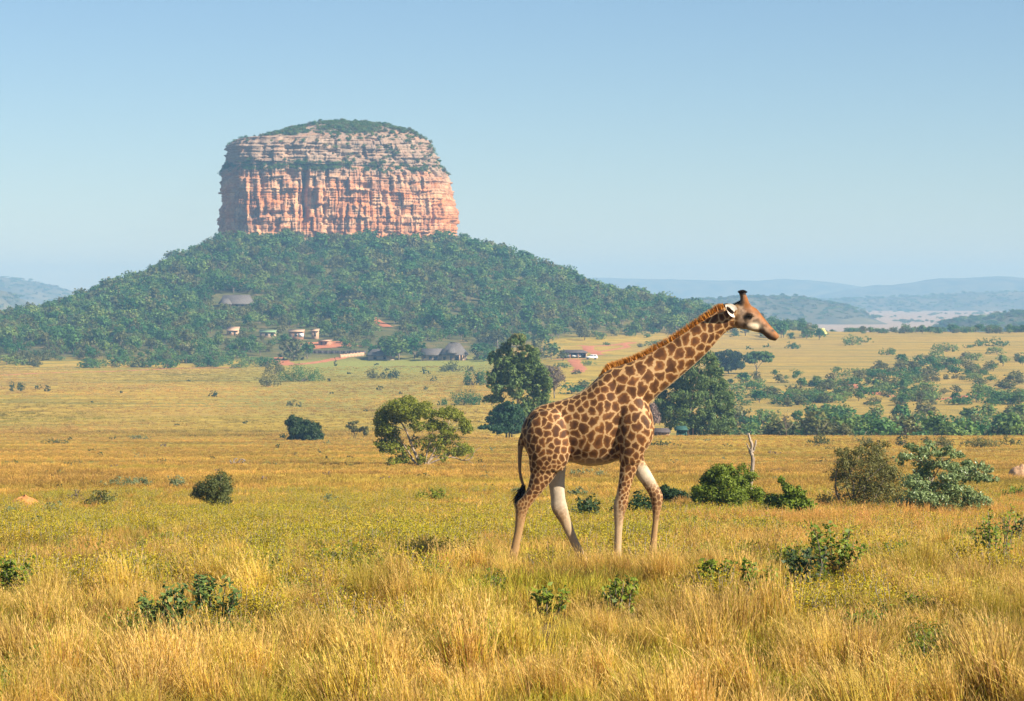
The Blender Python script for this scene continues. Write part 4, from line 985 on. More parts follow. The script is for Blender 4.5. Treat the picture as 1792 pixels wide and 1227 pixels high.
# fallen branch and earth mounds
p, D = ground_at(416, 813); rt2 = empty('fallen_branch', p); tag(rt2, 'bare fallen dark branch lying on the golden plain', 'branch')
mbb = MB(); s = D / F
for pts in ([(-16, 0), (-4, 3), (12, 1)], [(-8, 2), (-6, 9), (-2, 10)], [(0, 3), (6, 9), (13, 6)], [(4, 2), (12, 6)], [(-12, 1), (-14, 7)]):
    tube(mbb, smooth_path([(x * s, .2 * i, z * s) for i, (x, z) in enumerate(pts)], 3) if len(pts) > 2 else [(x * s, .2, z * s) for x, z in pts], .055, 5)
mbb.build('limb', M['bark'], rt2)
def mound_obj(px, py, w, h, name, label, cat, mat, seed):
    p, D = ground_at(px, py); s = D / F; W, H = w * s, h * s; n, m_ = 28, 12
    V = []
    for j in range(m_ + 1):
        t = j / m_
        for i in range(n):
            a_ = 2 * math.pi * i / n; r = W * .5 * math.cos(t * math.pi / 2) ** .8
            f = 1 + .45 * (float(fbm(math.cos(a_) * 1.6 + seed, math.sin(a_) * 1.6, t * 2.5, seed, 3)) - .5)
            V.append((r * math.cos(a_) * f, r * .8 * math.sin(a_) * f, -.15 + (H + .15) * math.sin(t * math.pi / 2) * (1 + .3 * (float(vnoise(math.cos(a_) * 2, math.sin(a_) * 2, seed)) - .5))))
    id_ = np.arange((m_ + 1) * n).reshape(m_ + 1, n)
    q = np.stack([id_[:-1], np.roll(id_[:-1], -1, 1), np.roll(id_[1:], -1, 1), id_[1:]], -1).reshape(-1, 4)
    o = link(name, make_mesh(name, V, q, None, None, [mat], smooth=True)); o.location = p
    tag(o, label, cat)
mound_obj(44, 893, 66, 24, 'earth_mound', 'bright orange earth mound among the golden grass', 'mound', M['mound_earth'], 3)
mound_obj(1786, 835, 44, 20, 'boulder', 'tan orange boulder in the grass at the plain edge', 'rock', M['tan_earth'], 8)

# ------------------------------------------------------------------ trees of the valley and the far slope (pixel scatter)
def far_tree(px, py, h, label, group, meshes, name='valley_tree', wid=(0.95, 1.35), cat='tree'):
    D = hit(px, py)
    if not np.isfinite(D): return
    x = (px - CX) * D / F; H = h * D / F
    w = H * rng.uniform(*wid); o = stand(name, meshes[rng.integers(len(meshes))], (x, D, float(G(x, D)) - 0.1), rng.uniform(0, 6.28), (w, w, H))
    tag(o, label, cat, group)
rng = np.random.default_rng(21)
# belt of trees in the valley just past the plain edge: placed by distance, the base is hidden by the edge
VT = 'green tree in the belt along the valley past the plain edge'
k = 0
while k < 150:
    px = rng.uniform(1285, 1800); D = rng.uniform(470, 690)
    x = (px - CX) * D / F; z = float(G(x, D)); top = 700 + 26 * rng.random() - 12 * (px > 1500)
    H = rng.uniform(3.4, 6.2)
    if HY - (z + H) / D * F < 698 - (14 if px > 1560 else 0): H = (HY - (698 - (14 if px > 1560 else 0))) / F * D - z
    if H < 2.0: continue
    w = H * rng.uniform(1.0, 1.4); o = stand('valley_tree', (HT + BU)[rng.integers(len(HT) + 3)], (x, D, z - .1), rng.uniform(0, 6.28), (w, w, H)); tag(o, '%s valley belt tree %s' % ('tall' if H > 5.2 else 'low' if H < 4 else 'middling', 'along the plain edge' if D < 540 else 'behind the front row' if D < 620 else 'under the far slope') + (' near the dense gum' if px < 1420 else ' beyond the twiggy bush' if px < 1600 else ' beyond the silvery-leaved tree'), 'tree', 'trees in the valley belt'); k += 1
# bushes scattered over the far grassy slope
SB = 'bush scattered on the grassy far slope above the valley belt'
k = 0
while k < 285:
    px = rng.uniform(1240, 1798); py = rng.uniform(618, 712)
    up_lim = 655 - 45 * sstep(1400, 1790, px) if px > 1250 else 640
    if py < up_lim + 0: continue
    dens = 0.35 + 0.9 * sstep(.38, .62, float(fbm(px / 90, py / 22, 0, 15, 3)))
    if rng.random() > dens: continue
    hb = rng.uniform(8, 23) * (0.8 + .4 * (py - 610) / 100)
    SB = '%s %s scattered on the grassy far slope %s' % ('low' if hb < 12 else 'tall' if hb > 17 else 'rounded', 'bush', 'just above the valley belt' if py > 690 else 'beside the thin red path' if py > 665 else 'under the open upper slope')
    far_tree(px, py, hb, SB, 'bushes on the far grassy slope', BU + HT[:2], 'slope_bush', (1.0, 1.7), 'bush'); k += 1
# lone bushes on the open upper slope
for (px, py, w, h, lab) in ((1492, 605, 26, 18, 'round bush on the open upper slope beside a smaller flat one'), (1513, 600, 22, 11, 'smaller flat bush beside the round bush on the open upper slope'), (1553, 622, 30, 12, 'low dark bush alone on the middle of the open slope'),
                            (1385, 611, 28, 11, 'low bush on the open slope below the giraffe muzzle'), (1656, 616, 36, 15, 'wide bush on the open slope below the ridge trees'), (1636, 612, 14, 10, 'small bush touching the wide bush below the ridge trees'), (1733, 606, 46, 15, 'long low bush on the open slope close to the ridge trees'),
                            (1312, 612, 12, 7, 'tiny bush on the open slope under the giraffe jaw'), (1343, 608, 14, 6, 'tiny grey bush on the open slope next to the low bush under the muzzle'), (1690, 609, 20, 8, 'small flat bush between the two wide bushes on the open slope')):
    bush(px, py, w, h, lab, 'hill_leaf')
# ridge trees
RT = 'dark tree in the row along the ridge above the open slope'
for k in range(80):
    px = rng.uniform(1478, 1800); D = rng.uniform(1440, 1530); x = (px - CX) * D / F
    H = rng.uniform(2.5, 4.6) * (1 if px > 1560 else .8)
    w = H * rng.uniform(1.2, 1.7); o = stand('ridge_tree', (HT + BU)[rng.integers(len(HT) + len(BU))], (x, D, float(G(x, D)) - .1), rng.uniform(0, 6.28), (w, w, H))
    tag(o, '%s dark tree in the ridge row %s' % ('tall' if H > 3.8 else 'low' if H < 3 else 'rounded', 'next to the tent' if px < 1560 else 'above the open slope' if px < 1680 else 'by the wooded spur'), 'tree', 'trees along the ridge')
KT = 'dark tree in the clump on the mountain tail behind the giraffe head'
for k in range(26):
    px = rng.uniform(1335, 1440); D = rng.uniform(1330, 1440); x = (px - CX) * D / F
    H = rng.uniform(4.5, 9) * (1 - .5 * abs(px - 1370) / 80)
    w = H * rng.uniform(1.0, 1.3); o = stand('clump_tree', HT[rng.integers(len(HT))], (x, D, float(G(x, D)) - .1), rng.uniform(0, 6.28), (w, w, H))
    tag(o, '%s dark tree in the clump on the mountain tail %s' % ('tall' if H > 6.5 else 'low' if H < 4.5 else 'rounded', 'behind the giraffe head' if px < 1385 else 'next to the tent'), 'tree', 'tree clump on the mountain tail')
# trees between the gum, the giraffe neck and the mountain tail
NT = 'bush on the grass between the mountain foot and the giraffe back'
for (px, py, h) in ((1000, 690, 24), (1022, 682, 22), (1045, 684, 24), (1010, 655, 12), (985, 645, 14), (1030, 640, 12), (960, 650, 12), (1140, 606, 14), (1160, 604, 14), (1185, 606, 13), (1120, 608, 10), (1062, 605, 9)):
    far_tree(px, py, h, NT, 'bushes behind the giraffe back', BU, 'grassland_bush', (1.2, 1.7), 'bush')
# garden trees round the lodge
GT = 'big dark garden tree beside the lodge at the mountain foot'
for (px, py, h, w) in ((515, 631, 38, 1.1), (538, 629, 24, 1.2), (697, 631, 30, 1.5), (668, 629, 24, 1.3), (725, 630, 30, 1.3), (835, 630, 24, 1.2), (655, 628, 20, 1.2), (855, 632, 22, 1.2), (945, 628, 34, 1.1), (965, 630, 24, 1.2), (985, 632, 16, 1.4)):
    far_tree(px, py, h * 1.3, GT, 'garden trees round the lodge', HT[:6], 'garden_tree', (w, w * 1.1))
# sparse brush on the left foot of the mountain
for k in range(60):
    px, py = rng.uniform(0, 470), rng.uniform(622, 646)
    hf = rng.uniform(9, 26)
    far_tree(px, py, hf, '%s bush in the ragged wood fringe %s' % ('tall' if hf > 20 else 'low' if hf < 14 else 'rounded', 'by the thin red track' if px < 160 else 'between track and hillside lodge' if px < 330 else 'beside the short red track'), 'fringe bushes at the mountain foot', BU, 'fringe_bush', (1.1, 1.7), 'bush')
bt_lab = 'thin leafless sapling at the plain edge beside the valley belt'
x = (1376 - CX) * 440 / F; o = link('bare_tree', BT[0]); o.location = (x, 440, float(G(x, 440))); o.scale = (3.2, 3.2, 4.6); tag(o, bt_lab, 'tree')

# ------------------------------------------------------------------ red dirt tracks
def track(pts, w, label, seed, lift=0.10):
    P_ = []
    for px, py in pts:
        q, D = ground_at(px, py); P_.append(q[:2])
    c = smooth_path(np.array([(p[0], p[1], 0) for p in P_]), 14)[:, :2]
    T = np.gradient(c, axis=0); T /= np.linalg.norm(T, axis=1)[:, None] + 1e-9
    Nn = np.stack([-T[:, 1], T[:, 0]], -1)
    rngt = np.random.default_rng(seed); ww = w * (1 + .35 * (fbm(np.arange(len(c)) * .35, seed * 3.1, 0, seed, 3) - .5) * 2)
    V, m_ = [], 7
    for k in range(m_):
        u = k / (m_ - 1) - .5
        xy = c + Nn * (ww * u)[:, None]
        z = G(xy[:, 0], xy[:, 1]) + lift * (1.0 if 0 < k < m_ - 1 else 0.2)
        V.append(np.column_stack([xy, z]))
    V = np.stack(V, 1); id_ = np.arange(V.shape[0] * m_).reshape(-1, m_)
    q = np.stack([id_[:-1, :-1], id_[1:, :-1], id_[1:, 1:], id_[:-1, 1:]], -1).reshape(-1, 4)
    o = link('dirt_track', make_mesh('dirt_track', V.reshape(-1, 3), q, None, None, [M['red_earth']], smooth=True))
    tag(o, label, 'track', kind='structure')
track([(515, 639), (545, 636), (575, 631), (600, 626)], 6, 'red dirt track curving up to the pale boundary wall', 1)
track([(488, 626), (492, 632), (505, 639), (515, 640)], 7, 'short red dirt track dropping from the wood beside the dark garden tree', 2)
track([(0, 657), (60, 654), (120, 652), (200, 650), (300, 646), (420, 644)], 4, 'thin red track along the foot of the mountain', 3)
track([(556, 600), (575, 606), (592, 610)], 24, 'red earth yard around the small brick hut', 4, 0.2)
track([(650, 557), (657, 561), (666, 567), (680, 574)], 4.5, 'red eroded scar on the mountain slope', 5, 0.3)
track([(1014, 605), (1035, 606), (1065, 605), (1088, 603), (1108, 600)], 4.5, 'red dirt road running behind the carport', 6)
track([(1030, 606), (1030, 612), (1040, 617), (1048, 622)], 5, 'red dirt loop beside the parked white pickup', 7)
track([(974, 629), (1000, 629), (1030, 629)], 6, 'red dirt forecourt in front of the carport', 8)
track([(1004, 630), (1008, 638), (1016, 645), (1010, 652)], 4.5, 'red dirt road descending from the carport forecourt', 9)
track([(1044, 617), (1080, 611), (1098, 607), (1088, 603)], 3.2, 'red dirt road looping across the grass beyond the giraffe neck', 11)
track([(1475, 668), (1500, 678), (1530, 688), (1580, 696), (1640, 700), (1700, 692)], 4, 'thin red path winding across the far slope', 12)

# ------------------------------------------------------------------ buildings
def hip(mb, x0, x1, y0, y1, z0, z1, ins, over=0.5, thick=0.35):
    x0, x1, y0, y1 = x0 - over, x1 + over, y0 - over, y1 + over; ym = (y0 + y1) / 2
    V = [(x0, y0, z0), (x1, y0, z0), (x1, y1, z0), (x0, y1, z0), (x0 + ins, ym, z1), (x1 - ins, ym, z1),
         (x0, y0, z0 - thick), (x1, y0, z0 - thick), (x1, y1, z0 - thick), (x0, y1, z0 - thick)]
    mb.add(V, [(0, 1, 5, 4), (2, 3, 4, 5), (0, 6, 7, 1), (1, 7, 8, 2), (2, 8, 9, 3), (3, 9, 6, 0), (6, 9, 8, 7)], [(1, 2, 5), (3, 0, 4)])
def part_box(name, mat, parent, *b):
    mb = MB(); mb.box(*b); return mb.build(name, M[mat], parent)
def windows(parent, y, specs, mat='glass'):
    for (x0, x1, z0, z1) in specs:
        w = part_box('window', mat, parent, x0, x1, y - .05, y + .05, z0, z1)
        fr_ = MB(); f = .07
        fr_.box(x0 - f, x1 + f, y - .09, y - .06, z1, z1 + f); fr_.box(x0 - f, x1 + f, y - .12, y - .06, z0 - f, z0)
        fr_.box(x0 - f, x0, y - .09, y - .06, z0, z1); fr_.box(x1, x1 + f, y - .09, y - .06, z0, z1)
        fr_.build('frame', M['plaster'], w)

p, D = ground_at(778, 632); s = D / F
b_ = empty('thatched_lodge', p, math.radians(-4)); tag(b_, 'low lodge with a steep grey thatched hip roof and long side wing', 'house')
part_box('wall', 'plaster', b_, -1.2, 8.4, 0, 8.2, -.8, 2.4); part_box('wing_wall', 'plaster', b_, -9.6, -1.21, 1.0, 7.0, -.8, 2.3)
mb = MB(); hip(mb, -1.2, 8.4, 0, 8.2, 2.5, 7.2, 3.4, .8); rf = mb.build('roof', M['thatch'], b_)
mb = MB(); mb.box(2.0, 5.0, 3.85, 4.35, 7.1, 7.45); mb.build('ridge_cap', M['dark_roof'], rf)
mb = MB(); hip(mb, -9.6, -1.0, 1.0, 7.0, 2.4, 4.9, .6, .7); mb.build('wing_roof', M['thatch'], b_)
mb = MB(); hip(mb, 1.2, 4.6, -1.3, 2.2, 3.3, 5.6, 1.6, .4); mb.build('dormer_roof', M['thatch'], b_)
windows(b_, 1.0, [(-8.8, -7.9, .7, 1.7), (-6.6, -5.3, .3, 1.7), (-4.4, -3.0, .3, 1.7)]); windows(b_, 0.0, [(-.6, .6, .3, 1.7), (4.4, 5.6, .3, 1.7)])
part_box('door', 'dark_roof', b_, 2.2, 3.3, -.06, .05, -.2, 2.0)
for x in (6.2, 7.4, 8.3): part_box('pillar', 'pale_brick', b_, x - .22, x + .22, -1.2, -.76, -.6, 2.2)
p, D = ground_at(662, 631); b_ = empty('thatched_annexe', p, .1); tag(b_, 'dark thatched annexe half hidden by trees beside the lodge', 'house')
part_box('wall', 'plaster', b_, -4, 7, 0, 6, -.8, 2.0); mb = MB(); hip(mb, -4, 7, 0, 6, 2.1, 4.6, 2.5, .7); mb.build('roof', M['thatch'], b_)
windows(b_, 0.0, [(-2, -.8, .4, 1.6), (2, 3.2, .4, 1.6)])
p, D = ground_at(412, 538); k_ = D / F
b_ = empty('hillside_lodge', p, .06); tag(b_, 'long grey thatched lodge among the trees halfway up the mountain slope', 'house')
W2 = 60 * k_
part_box('wall', 'plaster', b_, -W2 * .45, W2 * .5, 0, 8, -1.2, 1.5); mb = MB(); hip(mb, -W2 * .45, W2 * .5, 0, 8, 1.6, 6.0, 2.4, .8); mb.build('roof', M['thatch'], b_)
mb = MB(); hip(mb, -W2 * .42, -W2 * .12, -3.0, 2.5, 1.5, 4.2, 1.8, .4); mb.build('porch_roof', M['thatch'], b_)
for x in (-W2 * .4, -W2 * .27, -W2 * .14): part_box('pillar', 'brick', b_, x - .3, x + .3, -2.8, -2.2, -1.4, 1.1)
windows(b_, 0.0, [(0, 1.4, .1, 1.1), (3, 4.4, .1, 1.1), (6, 7.4, .1, 1.1)])
def low_house(px, py, w, h, dpt, label, wallm, roofm, wins, door=None, rz=0.0, name='low_house', pitch=.5):
    p, D = ground_at(px, py); s = D / F; W, H = w * s, h * s
    b_ = empty(name, p, rz); tag(b_, label, 'house')
    part_box('wall', wallm, b_, -W / 2, W / 2, 0, dpt, -.8, H)
    mb = MB(); V = [(-W / 2 - .3, -.5, H + .02), (W / 2 + .3, -.5, H + .02), (W / 2 + .3, dpt + .3, H + pitch + .35), (-W / 2 - .3, dpt + .3, H + pitch + .35)]
    V += [(x, y, z + .16) for x, y, z in V]; mb.add(V, [(0, 3, 2, 1), (4, 5, 6, 7), (0, 1, 5, 4), (1, 2, 6, 5), (2, 3, 7, 6), (3, 0, 4, 7)]); mb.build('roof', M[roofm], b_)
    windows(b_, 0.0, [(a_ * W, c_ * W, H * .35, H * .8) for a_, c_ in wins])
    if door is not None: part_box('door', 'dark_roof', b_, door * W - .45, door * W + .45, -.06, .05, -.3, min(H * .85, 2.0))
    return b_
low_house(407, 588, 20, 8, 4, 'small orange-roofed house peeping out of the wood', 'pale_brick', 'orange_roof', [(-.3, -.1)], .2, pitch=1.3)
low_house(468, 591, 28, 9, 5, 'long house with a pale green roof among the mountain-foot trees', 'plaster', 'green_roof', [(-.15, .05), (.2, .4)], -.38, pitch=.6)
lh = low_house(518, 594, 26, 13, 6, 'brick house with a white panel front above the red earth yard', 'brick', 'orange_roof', [(-.1, .1)], -.3)
part_box('panel', 'white', lh, 1.2, 3.4, -.12, -.02, 1.0, 2.6)
low_house(551, 595, 12, 14, 5, 'narrow pale brick house at the end of the brick row', 'pale_brick', 'orange_roof', [(-.1, .15)])
low_house(566, 606, 19, 8, 4, 'small flat-roofed brick hut on the red earth yard', 'brick', 'pale_brick', [(.2, .32)], -.2, rz=-.35, name='brick_hut', pitch=.1)
# walls
def wall_run(p0, p1, h, label, mat, name='garden_wall', n=7, t=.4):
    a_, D0 = ground_at(*p0); b2, D1 = ground_at(*p1); L = np.linalg.norm(b2[:2] - a_[:2]); az = math.atan2(b2[1] - a_[1], b2[0] - a_[0])
    r = empty(name, a_, az); tag(r, label, 'wall')
    for k in range(n):
        x0, x1 = L * k / n, L * (k + 1) / n - .02
        c = a_ + (b2 - a_) * (k + .5) / n; dz = float(G(c[0], c[1])) - a_[2]
        part_box('panel', mat, r, x0, x1, -t / 2, t / 2, dz - .5, dz + h); part_box('coping', mat, r, x0, x1, -t / 2 - .06, t / 2 + .06, dz + h + .003, dz + h + .12)
        part_box('pier', mat, r, x0 - .2, x0 + .2, -t / 2 - .1, t / 2 + .1, dz - .5, dz + h + .25)
wall_run((596, 628), (637, 623), 1.3, 'pale orange boundary wall running up from the lawn', 'pale_brick')
wall_run((548, 620), (640, 620), 1.2, 'long dark garden wall below the red earth yard', 'dark_roof', n=9)
# carport and vehicles
p, D = ground_at(1006, 627); s = D / F
b_ = empty('carport', p, math.radians(-3)); tag(b_, 'low dark open carport with three bays beside the red road', 'carport')
part_box('back_wall', 'brick', b_, -5.2, 4.4, 4.6, 4.9, -.4, 2.1)
for x in (-5.2, -1.9, 1.3, 4.4): part_box('pillar', 'pale_brick' if x > 4 else 'brick', b_, x - .25, x + .25, -.2, .3, -.4, 2.1)
part_box('side_wall', 'brick', b_, 4.3, 4.55, .31, 4.59, -.4, 2.1); part_box('side_wall', 'brick', b_, -5.35, -5.1, .31, 4.59, -.4, 2.1)
mb = MB(); hip(mb, -5.3, 4.5, -.2, 5, 2.15, 3.1, 2.0, .4, .2); mb.build('roof', M['dark_roof'], b_)
def car(px, py, rz, label, mat, pickup=False, fwd=0.0):
    p, D = ground_at(px, py); p = p + np.array([0, fwd, 0]); p[2] = float(G(p[0], p[1])) + .1
    c = empty('parked_car', p, rz); tag(c, label, 'car')
    L, Wd = 4.7, 1.75
    prof = [(-2.35, .35), (-2.35, .85), (-2.2, 1.0), (-1.2, 1.08), (1.1, 1.08), (2.2, .95), (2.35, .8), (2.35, .35)]
    mb = MB(); nP = len(prof)
    V = [(x, -Wd / 2, z) for x, z in prof] + [(x, Wd / 2, z) for x, z in prof]
    mb.add(V, [(k, k + nP, (k + 1) % nP + nP, (k + 1) % nP) for k in range(nP)] + [(0, 1, 6, 7), (1, 2, 5, 6), (2, 3, 4, 5), (8, 15, 14, 9), (9, 14, 13, 10), (10, 13, 12, 11)]); bd = mb.build('body', M[mat], c)
    x0, x1 = (-2.2, 1.0)
    mb = MB(); cab = [(x0, 1.07), (x0 + .25, 1.72), (x1 - .75, 1.76), (x1, 1.07)]
    V = [(x, -Wd / 2 + .08 + .1 * (z > 1.1), z) for x, z in cab] + [(x, Wd / 2 - .08 - .1 * (z > 1.1), z) for x, z in cab]
    mb.add(V, [(0, 1, 5, 4), (1, 2, 6, 5), (2, 3, 7, 6), (0, 3, 2, 1), (4, 5, 6, 7)]); mb.build('cabin', M[mat], c)
    for sy in (-1, 1):
        for (a_, e_) in ((-1.85, -.75), (-.6, .45)):
            y = sy * (Wd / 2 - .11); part_box('window', 'glass', c, a_, e_, min(y, y + sy * .03), max(y, y + sy * .03), 1.18, 1.6)
    part_box('windscreen', 'glass', c, .42, .72, -.65, .65, 1.2, 1.62)
    for sx in (-1.45, 1.45):
        for sy in (-1, 1):
            mb = MB(); tube(mb, [(sx, sy * .72, .33), (sx, sy * .94, .33)], .34, 14); wh = mb.build('wheel', M['tyre'], c)
            mb = MB(); tube(mb, [(sx, sy * .9, .33), (sx, sy * .955, .33)], .17, 10); mb.build('rim', M['car_grey'], wh)
    for sy in (-.6, .6): part_box('headlight', 'white', c, 2.34, 2.38, sy - .15, sy + .15, .7, .88)
car(1035, 629.5, math.pi + .15, 'white parked pickup with a closed back on the grass beside the carport', 'car_white')
car(1003, 627, -math.pi / 2 + .2, 'white parked car inside the middle carport bay', 'car_white', fwd=2.3)
car(1013, 627, -math.pi / 2, 'white parked car in the carport bay beside the pale pillar', 'car_white', fwd=2.4)
car(994, 627, -math.pi / 2 - .1, 'dark grey parked car in the carport bay nearest the trees', 'car_grey', fwd=2.3)
# sheds under the gum
def shed(px, D, w, h, label, wallm, roofm, posts, name='shed'):
    x = (px - CX) * D / F; s = D / F; W = w * s; z = float(G(x, D)); H = (HY - (762 - h)) / F * D - z
    b_ = empty(name, (x, D, z)); tag(b_, label, 'shed')
    part_box('back_wall', wallm, b_, -W / 2, W / 2, 2.6, 2.8, -.3, H - .2)
    for k in range(posts): xx = -W / 2 + W * k / (posts - 1); part_box('post', 'pale_brick' if wallm != 'green_wall' else wallm, b_, xx - .12, xx + .12, 0, .24, -.3, H - .2)
    if wallm == 'green_wall': part_box('front_wall', wallm, b_, -W / 2 + .13, W / 2 - .13, .03, .2, -.3, H - .2)
    mb = MB(); hip(mb, -W / 2, W / 2, 0, 2.8, H - .15, H + .35, .3, .35, .12); mb.build('roof', M[roofm], b_)
shed(1157, 428.0, 26, 8, 'low open-fronted shed with reddish roof beneath the grey leafless tree', 'brick', 'dark_roof', 5)
shed(1193, 430.0, 15, 12, 'small dark green shed at the foot of the dense gum tree', 'green_wall', 'green_wall', 2)
# yellow tent on the ridge
p, D = ground_at(1434, 584); b_ = empty('tent', p); tag(b_, 'yellow canvas tent beside the tree clump on the ridge', 'tent')
mb = MB(); W, H, dd = 3.6, 2.6, 3.0
mb.add([(-W, -dd, -.1), (W, -dd, -.1), (W, dd, -.1), (-W, dd, -.1), (-W * .7, 0, H), (W * .7, 0, H)], [(0, 1, 5, 4), (2, 3, 4, 5)], [(1, 2, 5), (3, 0, 4)]); mb.build('canopy', M['canvas'], b_)
for sx in (-1, 1): mb = MB(); tube(mb, [(sx * W * .7, -.1, -.1), (sx * W * .7, -.1, H + .3)], .05, 6); mb.build('pole', M['white'], b_)
# white mast on the mountain flank
D = 1690.0; x = (315 - CX) * D / F; z = float(G(x, D)); b_ = empty('mast', (x, D, z)); tag(b_, 'slim white mast standing above the trees on the mountain flank', 'mast')
zt = (HY - 442) / F * D - z
mb = MB(); tube(mb, [(0, 0, -.2), (0, 0, zt * .5), (0, 0, zt)], [.35, .28, .22], 8); mb.build('pole', M['white'], b_); part_box('aerial', 'white', b_, -.6, .6, -.15, .15, zt - .9, zt + .5)

# ------------------------------------------------------------------ giraffe
DG = 42.0; SG_ = DG / F; CS = 2.2722       # crop scale used while tracing
def gpt(cx, cy, y=0.0): return np.array([(860 + cx / CS - CX) * SG_, DG + y, (HY - (490 + cy / CS)) * SG_])
def hpt(hx, hy, y=0.0): return np.array([(1220 + hx / 9.4375 - CX) * SG_, DG + y, (HY - (490 + hy / 9.4375)) * SG_])
def loft(mb, secs, fn, n=20, sub=4):
    """secs: (ax,ay,bx,by,half depth m,offset m): an ellipse whose in-picture axis runs a->b"""
    S_ = np.array([tuple(s) for s in secs], float); S_ = np.array([np.concatenate([smooth_path(np.column_stack([S_[:, 0], S_[:, 1], S_[:, 2]]), sub), smooth_path(np.column_stack([S_[:, 3], S_[:, 4], S_[:, 5]]), sub)], 1)])[0]
    rows = []
    an = np.linspace(0, 2 * np.pi, n, endpoint=False)
    for (ax, ay, bx, by, dh, off) in S_:
        A, B = fn(ax, ay, off), fn(bx, by, off); c = (A + B) / 2; r = (B - A) / 2
        ca = np.cos(an)
        rows.append(c + np.outer(ca, r) + np.outer(np.sin(an), [0, dh, 0]))
    m_ = len(rows); V = np.concatenate(rows + [[rows[0].mean(0)], [rows[-1].mean(0)]])
    id_ = np.arange(m_ * n).reshape(m_, n)
    q = np.stack([id_[:-1], np.roll(id_[:-1], -1, 1), np.roll(id_[1:], -1, 1), id_[1:]], -1).reshape(-1, 4)
    c0, c1 = m_ * n, m_ * n + 1
    mb.add(V, q, [(c0, (k + 1) % n, k) for k in range(n)] + [(c1, (m_ - 1) * n + k, (m_ - 1) * n + (k + 1) % n) for k in range(n)])

g = MB()
# trunk, rump to chest (top x,y ; bottom x,y ; half depth ; offset)
loft(g, [(118, 590, 120, 622, .05, 0), (140, 545, 142, 690, .17, 0), (180, 506, 178, 720, .21, 0), (240, 486, 238, 724, .24, 0), (310, 466, 306, 724, .28, 0), (380, 426, 378, 740, .325, 0), (440, 372, 445, 736, .325, 0),
         (490, 344, 500, 720, .28, 0), (545, 345, 555, 700, .27, 0), (590, 400, 598, 688, .27, 0), (622, 480, 625, 665, .20, 0), (643, 550, 643, 630, .10, 0), (648, 580, 648, 600, .04, 0)], gpt)
# shoulder blades and haunch mass
for sgn in (-1, 1):
    loft(g, [(525, 470, 595, 465, .05, sgn * .20), (508, 530, 622, 525, .11, sgn * .225), (505, 610, 640, 600, .125, sgn * .235), (508, 680, 612, 670, .11, sgn * .225), (510, 730, 590, 725, .09, sgn * .20)], gpt)
    loft(g, [(175, 525, 262, 508, .06, sgn * .16), (142, 585, 296, 556, .13, sgn * .20), (138, 650, 310, 640, .145, sgn * .215), (148, 710, 308, 705, .135, sgn * .21), (152, 760, 284, 755, .11, sgn * .195)], gpt)
# neck
loft(g, [(470, 352, 560, 600, .26, 0), (520, 335, 612, 520, .25, 0), (570, 318, 655, 466, .22, 0), (640, 284, 722, 410, .18, 0), (720, 240, 792, 350, .155, 0), (800, 187, 862, 285, .135, 0), (860, 148, 912, 228, .12, 0), (905, 118, 945, 200, .11, 0), (950, 100, 968, 190, .10, 0)], gpt)
# head
loft(g, [(560, 440, 560, 760, .09, 0), (680, 375, 655, 800, .115, 0), (800, 385, 790, 815, .125, 0), (900, 430, 890, 842, .122, 0), (990, 480, 980, 862, .10, 0), (1065, 575, 1055, 885, .080, 0), (1140, 668, 1105, 915, .072, 0),
         (1212, 755, 1145, 955, .068, 0), (1275, 824, 1190, 985, .067, 0), (1328, 880, 1240, 1000, .062, 0), (1358, 938, 1295, 1008, .042, 0)], hpt, 18)
for sgn in (-1, 1):
    loft(g, [(640, 480, 920, 470, .05, sgn * .04), (688, 405, 885, 410, .048, sgn * .046), (708, 345, 850, 350, .043, sgn * .052), (714, 290, 828, 290, .039, sgn * .06), (700, 240, 805, 240, .036, sgn * .065), (690, 205, 800, 205, .036, sgn * .067), (720, 185, 775, 185, .02, sgn * .067)], hpt, 12)   # ossicones
    loft(g, [(780, 520, 780, 560, .02, sgn * .105), (830, 515, 830, 570, .03, sgn * .11), (900, 530, 910, 590, .03, sgn * .105), (960, 570, 960, 600, .015, sgn * .09)], hpt, 10)            # brow
    loft(g, [(800, 690, 800, 800, .03, sgn * .08), (880, 690, 880, 835, .05, sgn * .075), (970, 710, 970, 830, .045, sgn * .068), (1020, 740, 1020, 800, .02, sgn * .055)], hpt, 12)        # cheek
# near hind, near front, far front, far hind legs
loft(g, [(160, 740, 285, 725, .12, -.18), (150, 790, 255, 775, .11, -.18), (140, 830, 215, 825, .085, -.18), (118, 862, 185, 858, .068, -.18), (94, 888, 160, 890, .058, -.18), (95, 922, 142, 920, .05, -.18), (92, 985, 127, 985, .043, -.18),
         (79, 1050, 112, 1055, .041, -.18), (69, 1095, 104, 1102, .046, -.18), (66, 1130, 94, 1138, .042, -.18), (60, 1170, 102, 1172, .056, -.18), (58, 1185, 108, 1185, .058, -.18)], gpt, 16)
loft(g, [(510, 715, 592, 710, .10, -.18), (508, 750, 580, 745, .088, -.18), (503, 800, 560, 795, .075, -.18), (494, 850, 546, 850, .064, -.18), (483, 890, 541, 895, .062, -.18), (484, 925, 528, 928, .054, -.18), (487, 990, 519, 990, .041, -.18),
         (485, 1060, 516, 1060, .040, -.18), (481, 1112, 514, 1115, .047, -.18), (483, 1140, 514, 1142, .042, -.18), (478, 1172, 524, 1174, .056, -.18), (476, 1187, 530, 1187, .058, -.18)], gpt, 16)
